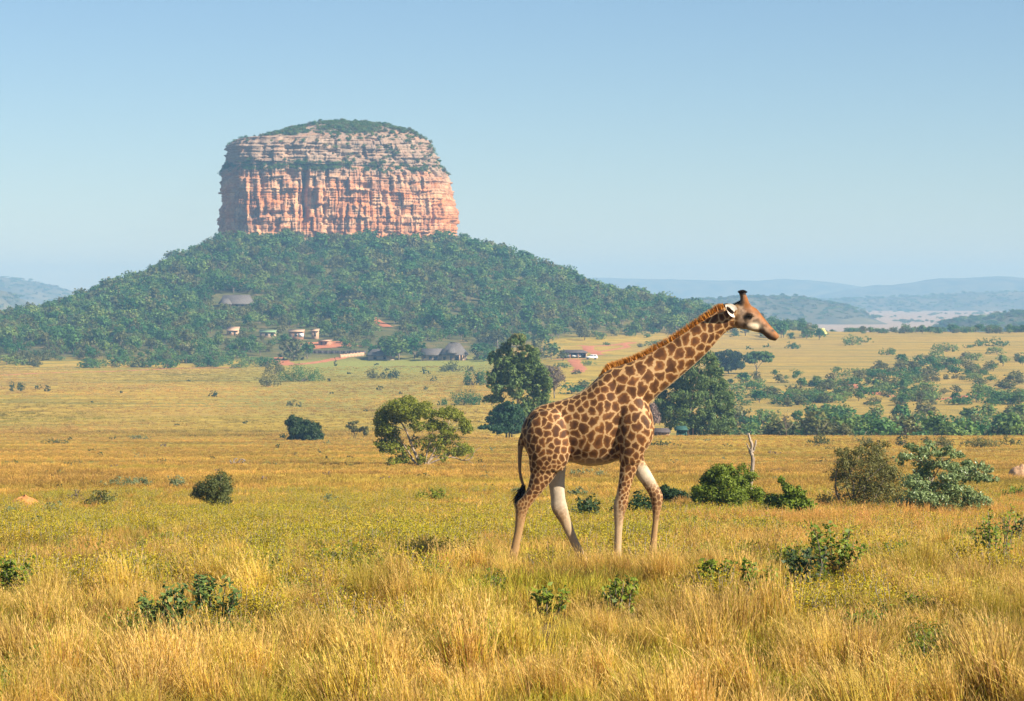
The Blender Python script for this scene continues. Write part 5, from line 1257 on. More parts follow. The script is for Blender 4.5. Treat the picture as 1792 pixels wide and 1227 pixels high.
loft(g, [(525, 690, 612, 660, .10, .18), (550, 735, 610, 715, .09, .18), (578, 785, 632, 758, .076, .18), (612, 832, 658, 805, .066, .18), (634, 872, 684, 858, .062, .18), (640, 908, 681, 900, .054, .18), (643, 955, 669, 955, .042, .18),
         (636, 1020, 662, 1022, .040, .18), (628, 1072, 660, 1076, .046, .18), (630, 1105, 660, 1105, .042, .18), (624, 1140, 668, 1142, .056, .18), (622, 1156, 674, 1156, .058, .18)], gpt, 16)
loft(g, [(200, 700, 302, 690, .11, .17), (222, 760, 298, 745, .095, .18), (228, 820, 293, 805, .085, .18), (236, 870, 296, 868, .07, .18), (240, 918, 304, 905, .06, .18), (270, 965, 316, 952, .05, .18), (304, 1030, 338, 1018, .042, .18),
         (330, 1085, 363, 1072, .041, .18), (344, 1112, 380, 1104, .047, .18), (360, 1138, 394, 1132, .042, .18), (372, 1165, 418, 1160, .056, .18), (376, 1178, 428, 1176, .058, .18)], gpt, 16)
# tail
loft(g, [(150, 560, 140, 600, .03, 0), (128, 590, 118, 620, .04, 0), (106, 640, 128, 650, .036, 0), (104, 700, 122, 700, .03, 0), (106, 760, 120, 762, .025, 0), (114, 800, 128, 798, .022, 0), (124, 828, 136, 822, .02, 0)], gpt, 12)
raw = bpy.data.objects.new('giraffe_raw', g.mesh('giraffe_raw', []))
col.objects.link(raw)
md = raw.modifiers.new('union', 'REMESH'); md.mode = 'VOXEL'; md.voxel_size = 0.0135
sm = raw.modifiers.new('smooth', 'SMOOTH'); sm.factor = 0.5; sm.iterations = 4
dg = bpy.context.evaluated_depsgraph_get()
gm = bpy.data.meshes.new_from_object(raw.evaluated_get(dg)); gm.name = 'body'
bpy.data.objects.remove(raw)
nv = len(gm.vertices); co = np.zeros(nv * 3, np.float32); gm.vertices.foreach_get('co', co); co = co.reshape(-1, 3).astype(float)
no = np.zeros(nv * 3, np.float32); gm.vertices.foreach_get('normal', no); no = no.reshape(-1, 3)
gcx = ((co[:, 0] / SG_ + CX) - 860) * CS; gcy = ((HY - co[:, 2] / SG_) - 490) * CS; gyy = co[:, 1] - DG
ghx = ((co[:, 0] / SG_ + CX) - 1220) * 9.4375; ghy = ((HY - co[:, 2] / SG_) - 490) * 9.4375
# patch radius over the coat
ctl = np.array([(600, 380, .150), (700, 330, .140), (790, 265, .125), (870, 200, .095), (930, 160, .075), (540, 470, .115), (580, 560, .125), (560, 660, .10), (540, 740, .075), (525, 800, .05), (510, 860, .035),
                (430, 440, .085), (340, 480, .075), (240, 500, .085), (420, 560, .125), (400, 650, .115), (340, 580, .12), (190, 560, .095), (230, 640, .078), (180, 700, .065), (240, 720, .06), (190, 780, .055), (150, 850, .045), (110, 900, .035),
                (290, 540, .10), (610, 760, .05), (650, 830, .04)], float)
d2 = (gcx[:, None] - ctl[:, 0]) ** 2 + (gcy[:, None] - ctl[:, 1]) ** 2 + 400.0
wt = 1 / d2 ** 1.6; prad = (wt * ctl[:, 2]).sum(1) / wt.sum(1) * .88
rng = np.random.default_rng(12)
cand = rng.permutation(nv)[:16000]; seeds = np.zeros((0, 3)); srad = []
metric = np.array([1.0, 1.0, 0.88])
cm = co * metric
for i in cand:
    if gcy[i] > 1040: continue
    r = prad[i] * 1.12
    if len(seeds) == 0 or ((seeds - cm[i]) ** 2).sum(1).min() > r * r:
        seeds = np.vstack([seeds, cm[i]]); srad.append(prad[i])
warp = np.stack([fbm(co[:, 0] * 9, co[:, 1] * 9, co[:, 2] * 9, 200 + k, 2) - .5 + .55 * (fbm(co[:, 0] * 26, co[:, 1] * 26, co[:, 2] * 26, 230 + k, 2) - .5) for k in range(3)], -1) * (prad * 0.75)[:, None]
cw = cm + warp
edge = np.zeros(nv); pid = np.zeros(nv, int)
for a in range(0, nv, 8000):
    dd = np.sqrt(((cw[a:a + 8000, None] - seeds[None]) ** 2).sum(2))
    o2 = np.partition(dd, 1, axis=1)[:, :2]; edge[a:a + 8000] = (o2[:, 1] - o2[:, 0]) / 2; pid[a:a + 8000] = dd.argmin(1)
lw_ = np.interp(prad, [.035, .06, .09, .15], [.0055, .0068, .0098, .0145])
e_n = edge / lw_
prand = hash01(pid, pid * 0 + 3.3)
# coat regions
leg = sstep(735, 800, gcy)
patch = 1 - sstep(870, 1000, gcy + 60 * (fbm(co[:, 0] * 12, co[:, 1] * 12, co[:, 2] * 12, 9, 2) - .5))
patch = patch * (1 - 0.75 * sstep(690, 735, gcy) * ((gcx > 300) & (gcx < 505)))
inner = np.where(gyy > 0.02, sstep(0.15, -0.35, no[:, 1]), sstep(-0.15, 0.35, no[:, 1])) * sstep(715, 760, gcy) * (1 - .85 * sstep(880, 960, gcy))
inner = inner * np.where((gcx > 540) & (gyy > 0), 1 - .9 * sstep(780, 850, gcy), 1.0)
inner = np.maximum(inner, sstep(0.75, 0.95, -no[:, 2]) * sstep(600, 700, gcy))
patch = patch * (1 - inner)
head = sstep(600, 720, ghx) * (ghy < 1150) * (gcx > 880)
patch = patch * (1 - head)
dark = sstep(60, 0, gcy - np.interp(gcx, [120, 190, 260, 340, 400, 470, 520], [600, 500, 482, 452, 412, 350, 340])) * (gcx < 560) * 0.8
mus = sstep(1120, 1300, ghx) * head
cheek = np.exp(-(((ghx - 930) / 110) ** 2 + ((ghy - 770) / 75) ** 2) ** 2) * head
brow = head * sstep(120, -60, ghy - np.interp(ghx, [700, 900, 1000, 1100, 1200, 1340], [420, 520, 600, 700, 800, 930])) * sstep(730, 800, ghx)
tuft = head * sstep(262, 235, ghy)
jawd = head * sstep(980, 1060, ghx) * sstep(-20, 40, ghy - np.interp(ghx, [900, 1000, 1100, 1200, 1300], [760, 760, 820, 890, 960]))
eyed = np.exp(-(((ghx - 835) / 75) ** 2 + ((ghy - 595) / 38) ** 2)) * head * (np.abs(gyy) > .05)
nost = np.exp(-(((ghx - 1245) / 32) ** 2 + ((ghy - 835) / 22) ** 2)) * head * (np.abs(gyy) > .02)
hoof = sstep(1158, 1168, gcy - np.where(gcx > 600, -30, 0)) 
C = np.zeros((nv, 3)); cream = np.array([.47, .295, .135]); 
C[:] = cream
lowleg = sstep(820, 930, gcy); C += (np.array([.36, .215, .09]) - C) * lowleg[:, None]
C += (np.array([.54, .45, .33]) - C) * (0.9 * inner * (1 - .5 * sstep(950, 1050, gcy)))[:, None]
C += (np.array([.55, .42, .27]) - C) * (sstep(640, 720, gcy) * ((gcx > 290) & (gcx < 520)) * .5)[:, None]
hmot = fbm(co[:, 0] * 16, co[:, 1] * 16, co[:, 2] * 16, 77, 3)
C += (np.array([.23, .155, .10]) * (.45 + 1.1 * sstep(.35, .65, hmot))[:, None] - C) * head[:, None]
C += (np.array([.25, .092, .02]) * (.5 + 1.0 * hmot)[:, None] - C) * brow[:, None]
C += (np.array([.55, .45, .31]) - C) * cheek[:, None]
C += (np.array([.27, .105, .026]) - C) * (mus * sstep(-60, 0, 930 - ghy + 20))[:, None] * .7
C += (np.array([.075, .045, .032]) - C) * (.9 * jawd)[:, None]
for k_, cc_ in ((eyed, (.02, .015, .012)), (nost, (.03, .02, .015)), (tuft, (.03, .018, .012)), (hoof, (.10, .07, .05))):
    C += (np.array(cc_) - C) * np.clip(k_, 0, 1)[:, None]
tailm = ((gcx < 140) & (gcy > 660) & (gcy < 835) & (np.abs(gyy) < .05)).astype(float)
tailm *= sstep(134, 128, gcx - .0 * gcy)
C += (np.array([.20, .12, .07]) - C) * (tailm * .8)[:, None]; patch = patch * (1 - tailm)
C *= (0.92 + 0.16 * fbm(co[:, 0] * 25, co[:, 1] * 25, co[:, 2] * 25, 3, 2))[:, None]
set_attrs(gm, {'edge': e_n, 'patch': patch, 'dark': dark, 'prand': prand, 'coat': np.concatenate([C, np.ones((nv, 1))], 1)})
m, nt, out = nodes('giraffe_coat')
ea, pa, da, ra_, ca_ = attr(nt, 'edge'), attr(nt, 'patch'), attr(nt, 'dark'), attr(nt, 'prand'), attr(nt, 'coat')
geo = nd(nt, 'ShaderNodeNewGeometry'); fz_ = noise_n(nt, 55, 3, geo.outputs['Position'], .6); fz2 = noise_n(nt, 14, 3, geo.outputs['Position'], .6)
e1 = math_n(nt, 'MULTIPLY_ADD', fz_.outputs[0], 1.5); nt.links.new(ea.outputs['Fac'], e1.node.inputs[2]); e1 = math_n(nt, 'SUBTRACT', e1, 0.75)
mk = nd(nt, 'ShaderNodeMapRange'); mk.interpolation_type = 'SMOOTHSTEP'; mk.inputs[1].default_value = 0.55; mk.inputs[2].default_value = 1.25; nt.links.new(e1, mk.inputs[0])
mask = math_n(nt, 'MULTIPLY', mk.outputs[0], pa.outputs['Fac'])
er = math_n(nt, 'MULTIPLY', e1, 0.2)
pc = ramp(nt, er, [(0.15, (0.25, 0.105, 0.024)), (0.38, (0.15, 0.058, 0.015)), (0.8, (0.075, 0.028, 0.009))])
pv = math_n(nt, 'MULTIPLY_ADD', ra_.outputs['Fac'], 0.5); pv.node.inputs[2].default_value = 0.78
hs = nd(nt, 'ShaderNodeHueSaturation'); nt.links.new(pc.outputs[0], hs.inputs['Color']); nt.links.new(pv, hs.inputs['Value'])
pd = mixc(nt, math_n(nt, 'MULTIPLY', da.outputs['Fac'], 0.8), hs.outputs[0], (0.045, 0.02, 0.01))
lc = mixc(nt, math_n(nt, 'MULTIPLY', da.outputs['Fac'], 0.6), ca_.outputs['Color'], (0.46, 0.26, 0.09))
cc = mixc(nt, mask, lc, pd)
sp = ramp(nt, fz2.outputs[0], [(0.3, (0.82, 0.80, 0.78)), (0.65, (1.08,) * 3)]); cc = mixc(nt, 0.8, cc, sp.outputs[0], 'MULTIPLY')
b = nd(nt, 'ShaderNodeBsdfPrincipled'); b.inputs['Roughness'].default_value = 0.62; b.inputs['Specular IOR Level'].default_value = 0.25
b.inputs['Sheen Weight'].default_value = 0.25; b.inputs['Sheen Roughness'].default_value = 0.4; b.inputs['Sheen Tint'].default_value = (1, .8, .5, 1)
bpn = nd(nt, 'ShaderNodeBump'); bpn.inputs['Strength'].default_value = 0.25; bpn.inputs['Distance'].default_value = 0.01
nt.links.new(fz_.outputs[0], bpn.inputs['Height']); nt.links.new(bpn.outputs[0], b.inputs['Normal'])
nt.links.new(cc, b.inputs['Base Color']); nt.links.new(b.outputs[0], out.inputs[0])
gm.materials.clear(); gm.materials.append(m); gm.polygons.foreach_set('use_smooth', np.ones(len(gm.polygons), bool))
base = np.array([(980 - CX) * SG_, DG, 0.0]); base[2] = float(G(base[0], DG))
gir = empty('giraffe', base); tag(gir, 'giraffe walking through the grass with its neck stretched forward', 'giraffe')
body = link('body', gm, gir); body.location = -base
def gchild(name, mb, mat, parent=gir, smooth=False):
    o = mb.build(name, mat, parent, smooth)
    if parent is gir: o.location = -base
    return o
def hair_mat(name, c1, c2): return leaf_mat(name, c1, c2, trans=0.15, objvar=0.0, rough=0.5)
M['mane'] = hair_mat('mane_hair', (0.30, 0.105, 0.015), (0.72, 0.32, 0.05)); M['black_hair'] = hair_mat('black_hair', (0.008, 0.006, 0.005), (0.035, 0.022, 0.016))
rng = np.random.default_rng(5)
def hairs(mb, roots, dirs, ln, w, bend=None, tint=None):
    n = len(roots); dirs = dirs / np.linalg.norm(dirs, axis=1)[:, None]; side = np.cross(dirs, rng.normal(size=(n, 3))); side /= np.linalg.norm(side, axis=1)[:, None]
    ln = np.broadcast_to(ln, (n,))[:, None]; b_ = np.zeros((n, 3)) if bend is None else bend
    mid = roots + dirs * ln * .5 + b_ * ln * .25; tip = roots + dirs * ln + b_ * ln
    V = np.stack([roots - side * w, roots + side * w, mid + side * w * .8, mid - side * w * .8, tip], 1).reshape(-1, 3)
    k = np.arange(n) * 5
    mb.add(V, np.stack([k, k + 1, k + 2, k + 3], -1), np.stack([k + 3, k + 2, k + 4], -1), tint=np.repeat(rng.random(n) if tint is None else tint, 5))
mb = MB(); tl = np.array([(430, 384), (470, 352), (520, 336), (570, 319), (640, 285), (720, 241), (800, 188), (860, 149), (905, 119), (925, 108)], float)
tl = smooth_path(np.column_stack([tl, np.zeros(len(tl))]), 8)[:, :2]
n = 2600; u = rng.random(n) * (len(tl) - 1.001); i = u.astype(int); f = (u - i)[:, None]; xy = tl[i] * (1 - f) + tl[i + 1] * f
rt_ = np.array([gpt(x, y + 5) for x, y in xy]); rt_[:, 1] += rng.normal(size=n) * .016
dirn = np.column_stack([-.45 + rng.normal(size=n) * .2, rng.normal(size=n) * .18, np.full(n, .9)])
hairs(mb, rt_, dirn, (.085 + .04 * rng.random(n)) * np.interp(u / (len(tl) - 1), [0, .12, .9, 1], [.3, 1, 1, .7]), .005)
gchild('mane', mb, M['mane'])
mb = MB(); n = 700; tp = smooth_path([gpt(128, 818), gpt(118, 845, -.02), gpt(108, 870, .0), gpt(125, 920, .03), gpt(146, 985, .04)], 8)
u = rng.random(n) ** 1.2 * .75; i = (u * (len(tp) - 2)).astype(int); tdir = tp[i + 1] - tp[i]; tdir /= np.linalg.norm(tdir, axis=1)[:, None]
hairs(mb, tp[i] + rng.normal(size=(n, 3)) * .022 * np.sin(np.clip(u + .25, 0, 1) * np.pi)[:, None], tdir + rng.normal(size=(n, 3)) * .22, .10 + .12 * rng.random(n), .004)
gchild('tail_tuft', mb, M['black_hair'])
mb = MB(); n = 260
for sgn in (-1, 1):
    c = hpt(748, 215, sgn * .067); d = rng.normal(size=(n, 3)); d[:, 2] = np.abs(d[:, 2]); d /= np.linalg.norm(d, axis=1)[:, None]
    hairs(mb, c + d * np.array([.045, .034, .02]), d + np.array([0, 0, .5]), .03, .004)
gchild('horn_tuft', mb, M['black_hair'])
mb = MB(); n = 160; u = rng.random(n); rt_ = np.array([hpt(570 + 160 * t, 440 - 75 * t, rng.normal() * .02) for t in u]); hairs(mb, rt_, np.column_stack([-.5 + rng.normal(size=n) * .2, rng.normal(size=n) * .2, np.full(n, .8)]), .035, .004); gchild('forelock', mb, M['black_hair'])
M['eye'] = plain_mat('eye', (.006, .004, .003), (.012, .008, .006), 5, rough=.08, bump=0, spec=.6)
M['ear_in'] = plain_mat('ear_inner', (.60, .52, .42), (.74, .66, .56), 30, bump=.2, bumpdist=.005)
M['ear_dark'] = plain_mat('ear_hair', (.03, .02, .015), (.08, .05, .03), 30, bump=.2, bumpdist=.005)
for sgn in (-1, 1):
    mb = MB(); c = hpt(848, 592, sgn * .112); n1, n2 = 14, 8
    V = [c + np.array([.034 * math.sin(math.pi * j / n2) * math.cos(2 * math.pi * i / n1), .022 * math.sin(math.pi * j / n2) * math.sin(2 * math.pi * i / n1), .020 * math.cos(math.pi * j / n2)]) for j in range(n2 + 1) for i in range(n1)]
    id_ = np.arange((n2 + 1) * n1).reshape(n2 + 1, n1); mb.add(V, np.stack([id_[:-1], id_[1:], np.roll(id_[1:], -1, 1), np.roll(id_[:-1], -1, 1)], -1).reshape(-1, 4)); gchild('eye', mb, M['eye'], smooth=True)
    mb = MB(); n = 60; t = rng.random(n); hairs(mb, np.array([hpt(790 + 130 * q, 575 + 22 * q, sgn * .128) for q in t]), np.column_stack([.6 + rng.normal(size=n) * .2, np.full(n, sgn * .9), np.full(n, -.35)]), .035, .0035); gchild('eyelash', mb, M['black_hair'])
    # ear: a cupped leaf from base to tip, pointing back and out
    mb = MB(); bpt, tpt = hpt(625, 560, sgn * .10), hpt(440, 405, sgn * .235); ax = tpt - bpt; L = np.linalg.norm(ax); ax /= L
    nrm = np.array([.35, sgn * .8 * 1.0, .2]) if sgn < 0 else np.array([.5, .75, .2]); nrm -= nrm.dot(ax) * ax; nrm /= np.linalg.norm(nrm); sd = np.cross(nrm, ax)
    rows = []
    for j in range(11):
        t = j / 10; wdt = .084 * math.sin(math.pi * min(1, .12 + .88 * t) ** .8) ** .75 + .006
        for i in range(9):
            v = (i / 8 - .5) * 2
            rows.append(bpt + ax * L * t + sd * wdt * v * 1.0 + nrm * (.040 * v * v - .02) * (1 - .4 * t))
    id_ = np.arange(99).reshape(11, 9); q = np.stack([id_[:-1, :-1], id_[1:, :-1], id_[1:, 1:], id_[:-1, 1:]], -1).reshape(-1, 4)
    rows = np.array(rows); back = rows - nrm * .008
    mb.add(rows, q); ear = gchild('ear', mb, M['ear_in'], smooth=True)
    mb = MB(); mb.add(back, q[:, ::-1]); e2 = mb.build('ear_back', plain_mat('ear_back', (.30, .19, .10), (.45, .30, .16), 25, bump=.2, bumpdist=.005), ear, smooth=True)
    mb = MB(); n = 160; t = rng.uniform(.12, .7, n); vv = rng.uniform(-.1, .62, n); rp = np.array([bpt + ax * L * a_ + sd * .068 * (-sgn) * b2 * math.sin(math.pi * a_) + nrm * -.006 for a_, b2 in zip(t, vv)])
    hairs(mb, rp, nrm[None] * .25 + ax[None] * .8 + rng.normal(size=(n, 3)) * .3, .035, .008); mb.build('ear_hair', M['ear_dark'], ear)

# ------------------------------------------------------------------ grass
def tuft(seed, nb, hgt, rad, wid, lean, seedhead=0.0, hw=0.012, segs=(0, .4, .75), brown=.16, green=.14):
    rng = np.random.default_rng(seed); mb = MB()
    a_ = rng.uniform(0, 2 * np.pi, nb); r = rad * np.sqrt(rng.random(nb)); base_ = np.column_stack([r * np.cos(a_), r * np.sin(a_), np.full(nb, -.04)])
    ld = np.column_stack([np.cos(a_), np.sin(a_)]) * .5 + rng.normal(size=(nb, 2)) * .6 + np.array([-.25, 0]); L = hgt * rng.uniform(.45, 1.05, nb); k = lean * rng.uniform(.2, 1.0, nb)
    wd = rng.uniform(0, 2 * np.pi, nb); side = np.column_stack([np.cos(wd), np.sin(wd), np.zeros(nb)])
    def pt(t): return base_ + np.column_stack([ld * (k * L * t ** 2)[:, None], L * t * (1 - .25 * k * t)])
    rows = []; tt = []
    for t in segs:
        p_ = pt(t); w = wid * (1 - t * .7)
        rows += [p_ - side * w, p_ + side * w]; tt += [np.full(nb, t), np.full(nb, t)]
    rows.append(pt(1.0)); tt.append(np.full(nb, 1.0))
    V = np.stack(rows, 1); T = np.stack(tt, 1); m_ = V.shape[1]; kk = np.arange(nb) * m_
    f4 = np.concatenate([np.stack([kk + 2 * s, kk + 2 * s + 1, kk + 2 * s + 3, kk + 2 * s + 2], -1) for s in range(len(segs) - 1)])
    e_ = 2 * (len(segs) - 1); f3 = np.stack([kk + e_, kk + e_ + 1, kk + m_ - 1], -1)
    jit = rng.uniform(-.25, .25, nb); u_ = rng.random(nb)
    mi_ = np.where(u_ < brown, 1, np.where(u_ < brown + green, 2, 0))
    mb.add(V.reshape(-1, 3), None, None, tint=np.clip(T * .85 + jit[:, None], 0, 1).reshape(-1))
    mb.F4.append(f4); mb.M4 += list(np.tile(mi_, len(segs) - 1)); mb.F3.append(f3); mb.M3 += list(mi_)
    if seedhead:
        for i in np.where(rng.random(nb) < seedhead)[0]:
            ts = rng.uniform(.72, 1.03, 9); P0 = np.array([(base_[i] + np.array([ld[i, 0] * k[i] * L[i] * t * t, ld[i, 1] * k[i] * L[i] * t * t, L[i] * t * (1 - .25 * k[i] * t)])) for t in ts])
            C = P0 + rng.normal(size=P0.shape) * hw * .6
            ang_ = rng.uniform(0, 6.28, 9); sd_ = np.column_stack([np.cos(ang_), np.sin(ang_), np.zeros(9)]) * hw * .32; up_ = np.column_stack([ld[i, 0] * k[i] + rng.normal(size=9) * .15, ld[i, 1] * k[i] + rng.normal(size=9) * .15, np.ones(9)]) * (hw * rng.uniform(1.2, 2.6, 9))[:, None]
            Vq = np.stack([C - up_, C + sd_, C + up_, C - sd_], 1).reshape(-1, 3); q = np.arange(36).reshape(9, 4)
            mb.add(Vq, q, tint=.8 + .2 * rng.random(36))
    return mb
def tmesh(mb, mat): return mb.mesh('grass_tuft', [mat] + BLADES[1:])
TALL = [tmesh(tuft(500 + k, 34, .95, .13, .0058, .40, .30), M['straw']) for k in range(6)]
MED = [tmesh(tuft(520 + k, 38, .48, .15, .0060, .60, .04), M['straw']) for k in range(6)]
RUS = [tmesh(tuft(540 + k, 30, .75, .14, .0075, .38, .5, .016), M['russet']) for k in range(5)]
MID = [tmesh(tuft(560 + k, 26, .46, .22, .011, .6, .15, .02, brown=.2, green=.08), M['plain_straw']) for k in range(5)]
def forb_mesh(seed, leafm, h=.46, lsz=.030, stems=16, rad=.2):
    rng = np.random.default_rng(seed); mb = MB()
    for k in range(stems):
        tx, ty = rng.normal(size=2) * rad; tz = h * rng.uniform(.6, 1.05) * (1 - .5 * min(1, math.hypot(tx, ty) / (3 * rad)))
        tube(mb, [(tx * .4, ty * .4, -.04), (tx * .75, ty * .75, tz * .5), (tx, ty, tz)], [.005, .004, .002], 3, 1)
        n = 36; t = rng.uniform(.35, 1.02, n); C = np.column_stack([tx * t, ty * t, tz * t]) + rng.normal(size=(n, 3)) * .04
        V, q = leaf_quads(C, rng.normal(size=(n, 3)) * .6 + np.array([.2, -.2, .7]), lsz * rng.uniform(.7, 1.4, n), rng, .45); mb.add(V, q, tint=np.repeat(np.clip(.5 + rng.normal(size=n) * .14, 0, 1), 4))
    return mb.mesh('forb', [leafm, M['bark']])
FORB = [forb_mesh(600 + k, M['forb_leaf']) for k in range(5)]
FGRN = [forb_mesh(620 + k, M['bright_leaf'], .45, .045) for k in range(3)]

rng = np.random.default_rng(31)
def field(d0, d1, dens, dref, pw, margin=1.6):
    """random points over the part of the plain the camera faces"""
    edges = np.geomspace(d0, d1, 26); X, Y = [], []
    for a_, b2 in zip(edges[:-1], edges[1:]):
        dm = (a_ + b2) / 2; wdt = .372 * dm + 2 * margin; n = int(dens * (dref / dm) ** pw * wdt * (b2 - a_))
        Y.append(rng.uniform(a_, b2, n)); X.append(rng.uniform(-.5, .5, n) * wdt)
    return np.concatenate(X), np.concatenate(Y)
def lay(name, label, cat, meshes, X, Y, hs_, shade, hue, tilt=.10, wscale=1.0, lean=None):
    n = len(X); Z = G(X, Y)
    s = np.stack([hs_ * wscale, hs_ * wscale, hs_], -1)
    rt3 = np.stack([rng.normal(size=n) * tilt, rng.normal(size=n) * tilt, rng.uniform(0, 6.28, n)], -1)
    if lean is not None: rt3[:, :2] += lean; rt3[:, 2] = rng.normal(size=n) * .8
    o = scatter(name, meshes, np.stack([X, Y, Z], -1), rt3, s, rng.integers(0, len(meshes), n),
                {'shade': shade, 'hue': hue})
    tag(o, label, cat)
def calm(X, Y):     # shorter grass where the giraffe walks
    px = CX + X / Y * F
    return 1 - .12 * sstep(840, 880, px) * sstep(1240, 1190, px) * sstep(31, 36, Y) * sstep(48, 44, Y)
def nz(X, Y, sc_, seed): return fbm(X / sc_, Y / sc_, 0, seed, 3)
CLEAR = []
for (px, py, r) in ((290, 1125, .55), (375, 1095, .5), (1465, 1015, .6), (1410, 1035, .5), (1740, 1000, .6), (1775, 975, .5), (1240, 1050, .5), (20, 1050, .5), (960, 1085, .4), (1080, 1075, .4), (1330, 1055, .4)):
    q_, D_ = ground_at(px, py); CLEAR.append((q_[0], q_[1], r))
def calm2(X, Y):
    k = np.ones(len(X))
    for (x, y, r) in CLEAR: k *= 1 - .5 * np.exp(-((X - x) / (r * 1.15)) ** 4) * sstep(y - 4.2, y - 3.2, Y) * sstep(y + .5, y + .1, Y)
    return k

X, Y = field(23.5, 66, 1.9, 40, .7)
q = (.25 + .75 * sstep(.40, .58, nz(X, Y, 3.6, 1))) * (1 - sstep(34, 43, Y + 8 * (nz(X, Y, 5, 28) - .5)) * (.94 - .40 * sstep(1100, 1300, CX + X / Y * F))); pxg = CX + X / Y * F; q = np.maximum(q, .8 * sstep(850, 880, pxg) * sstep(1200, 1170, pxg) * sstep(39.4, 40.2, Y) * sstep(42.4, 42.0, Y)); kp = rng.random(len(X)) < q; X, Y = X[kp], Y[kp]
cn = rng.integers(7, 17, len(X)); ci = np.repeat(np.arange(len(X)), cn); ch = rng.uniform(.5, 1.05, len(X)) * np.interp(Y, [24, 36, 50], [1, .85, .65]) * (.55 + .8 * nz(X, Y, 2.6, 2)); cs = rng.uniform(.72, 1.25, len(X)); cg = np.clip(rng.normal(size=len(X)) * .28 + .12, 0, 1); cl = rng.normal(size=(len(X), 2)) * .13 + np.array([0, -.05])
r_ = np.abs(rng.normal(size=len(ci))) * .17; a_ = rng.uniform(0, 6.28, len(ci)); X2, Y2 = X[ci] + r_ * np.cos(a_), Y[ci] + r_ * np.sin(a_)
hz_ = [gpt(*q) for q in ((85, 1172, -.18), (505, 1176, -.18), (650, 1150, .18), (400, 1172, .18))]
fxx = np.concatenate([h[0] + rng.normal(size=42) * .20 for h in hz_]); fyy = np.concatenate([h[1] - rng.uniform(.08, .8, 42) for h in hz_])
X2 = np.concatenate([X2, fxx]); Y2 = np.concatenate([Y2, fyy]); ci = np.concatenate([ci, rng.integers(0, len(X), len(fxx))])
ch_ = ch[ci]; ch_[-len(fxx):] = rng.uniform(.38, .62, len(fxx))
lay('tall_grass', 'tall pale straw grass with seed heads filling the near field', 'grass', TALL, X2, Y2, calm(X2, Y2) * calm2(X2, Y2) * ch_ * rng.uniform(.75, 1.15, len(ci)), cs[ci] * rng.uniform(.85, 1.12, len(ci)), cg[ci], .08, 1.0, cl[ci])
X, Y = field(23.5, 132, 17, 40, 1.15)
kp = (rng.random(len(X)) < .35 + .9 * sstep(.36, .55, nz(X, Y, 1.7, 25))) & (rng.random(len(X)) < sstep(122, 66, Y + 60 * (nz(X, Y, 9, 26) - .5))); X, Y = X[kp], Y[kp]
lay('field_grass', 'knee-high golden and green grass covering the ground', 'grass', MED, X, Y, (.75 * calm(X, Y) + .1) * calm2(X, Y) * (.65 + .7 * nz(X, Y, 2.6, 5)) * rng.uniform(.75, 1.25, len(X)) * np.interp(Y, [40, 60, 100], [1, .8, .7]), .38 + 1.05 * nz(X, Y, 1.9, 6) + rng.normal(size=len(X)) * .14,
    np.clip((nz(X, Y, 2.0, 7) - .43) * 2.8, 0, 1) * np.interp(Y, [30, 90], [1, .6]), wscale=1.1)
X, Y = field(44, 112, 9, 70, .8); px = CX + X / Y * F
q = sstep(.40, .58, nz(X, Y, 4.5, 8)) * (.25 + .75 * sstep(1120, 1220, px)) + .8 * sstep(1.0, .2, np.abs(Y - 103) / 6) * (px < 400); kp = rng.random(len(X)) < q; X, Y = X[kp], Y[kp]; px = px[kp]
lay('russet_grass', 'reddish seeding grass standing before the bushes', 'grass', RUS, X, Y, (.42 + .5 * nz(X, Y, 3, 9)) * rng.uniform(.7, 1.15, len(X)) * (.75 + .25 * sstep(1120, 1220, px)), .75 + .5 * nz(X, Y, 2, 10) + rng.normal(size=len(X)) * .08, np.clip((nz(X, Y, 3, 11) - .45) * 1.6, 0, 1))
X, Y = field(34, 128, 9, 60, .5); px = CX + X / Y * F
Yn = Y + 22 * (nz(X, Y, 6, 27) - .5); band = sstep(41, 50, Yn) * sstep(118, 62, Y + 62 * (nz(X, Y, 9, 33) - .5)) * sstep(1250, 1050, px)
q = sstep(.45, .58, nz(X, Y, 2.7, 12)) * (.28 * (1 - sstep(820, 880, px) * sstep(1230, 1180, px) * sstep(46, 40, Y)) + .75 * band); kp = rng.random(len(X)) < q; X, Y = X[kp], Y[kp]
lay('yellow_forbs', 'yellow-green flowering weeds spread in patches through the grass', 'weeds', FORB, X, Y, rng.uniform(.7, 1.35, len(X)), np.ones(len(X)), np.zeros(len(X)))
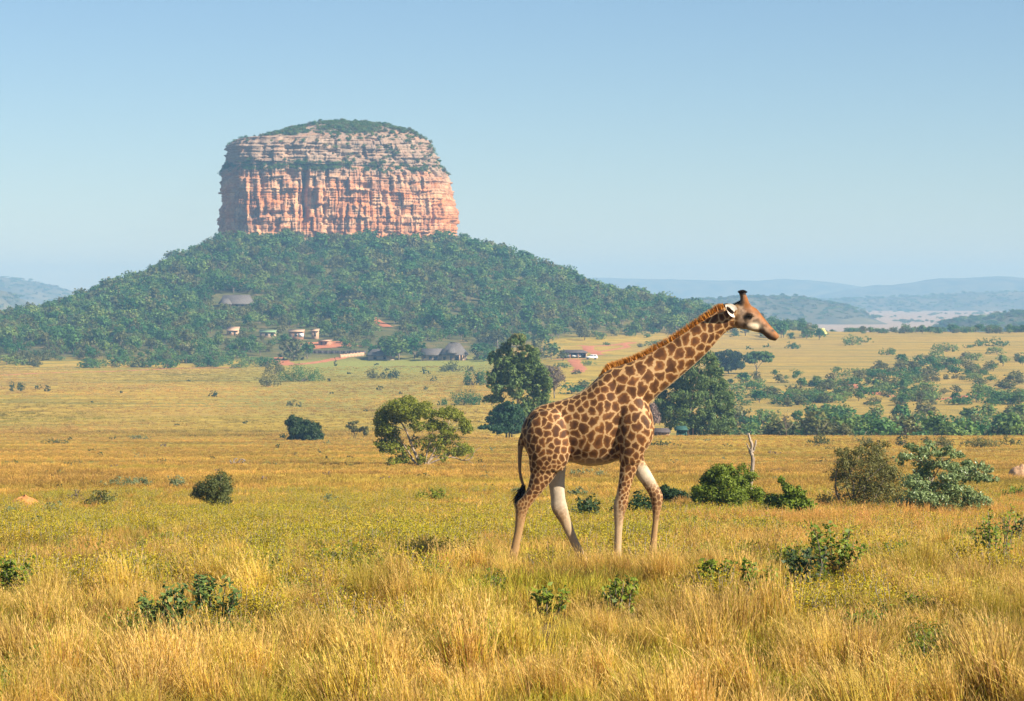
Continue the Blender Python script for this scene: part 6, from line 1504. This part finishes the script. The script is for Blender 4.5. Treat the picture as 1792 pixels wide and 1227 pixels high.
X, Y = field(26, 70, 3.2, 45, .6); px = CX + X / Y * F
q = sstep(.52, .66, nz(X, Y, 2.4, 14)) * (.35 * sstep(900, 820, px) + .65 * sstep(1150, 1250, px)); kp = rng.random(len(X)) < q; X, Y = X[kp], Y[kp]
lay('green_weeds', 'leafy green weeds tucked between the grass tufts', 'weeds', FGRN, X, Y, rng.uniform(.6, 1.15, len(X)), np.ones(len(X)), np.zeros(len(X)))
X, Y = field(66, 520, 3.4, 110, 1.25, 4)
lay('plain_grass', 'short golden grass over the open plain', 'grass', MID, X, Y, rng.uniform(.6, 1.2, len(X)) * np.interp(Y, [84, 120, 300, 430], [.9, .75, .6, .6]) * (.6 + .7 * nz(X, Y, 9, 15)), .45 + .9 * nz(X, Y, 9, 16) + rng.normal(size=len(X)) * .14, np.clip((nz(X, Y, 14, 17) - .46) * 2.0, 0, 1), wscale=1.5)
X, Y = field(470, 1120, .16, 700, .6, 15); px = CX + X / Y * F; kp = (px < 900) & (mound(X, Y) < base_z(X, Y) + .3); X, Y = X[kp], Y[kp]
lay('distant_grass', 'pale yellow-green grass on the far plain below the mountain', 'grass', MID, X, Y, rng.uniform(.45, .9, len(X)) * (.7 + .8 * nz(X, Y, 40, 18)), .45 + .9 * nz(X, Y, 40, 19) + rng.normal(size=len(X)) * .15, np.clip((nz(X, Y, 60, 20) - .35) * 2.4, 0, 1), wscale=4.2)

# ------------------------------------------------------------------ haze
m, nt, out = nodes('haze_air')
pv_ = nd(nt, 'ShaderNodeVolumePrincipled'); pv_.inputs['Color'].default_value = (0.32, 0.61, 0.94, 1); pv_.inputs['Absorption Color'].default_value = (0.27, 0.27, 0.27, 1); pv_.inputs['Density'].default_value = HAZE_DENSITY; pv_.inputs['Anisotropy'].default_value = 0.0
nt.links.new(pv_.outputs[0], out.inputs['Volume'])
mb = MB(); mb.box(-13300, 13300, -13300, 13300, float(GZ.min()) - 6, 114.0)
hz = mb.build('haze', m); tag(hz, 'pale blue haze hanging over the whole plain', 'haze', kind='stuff')
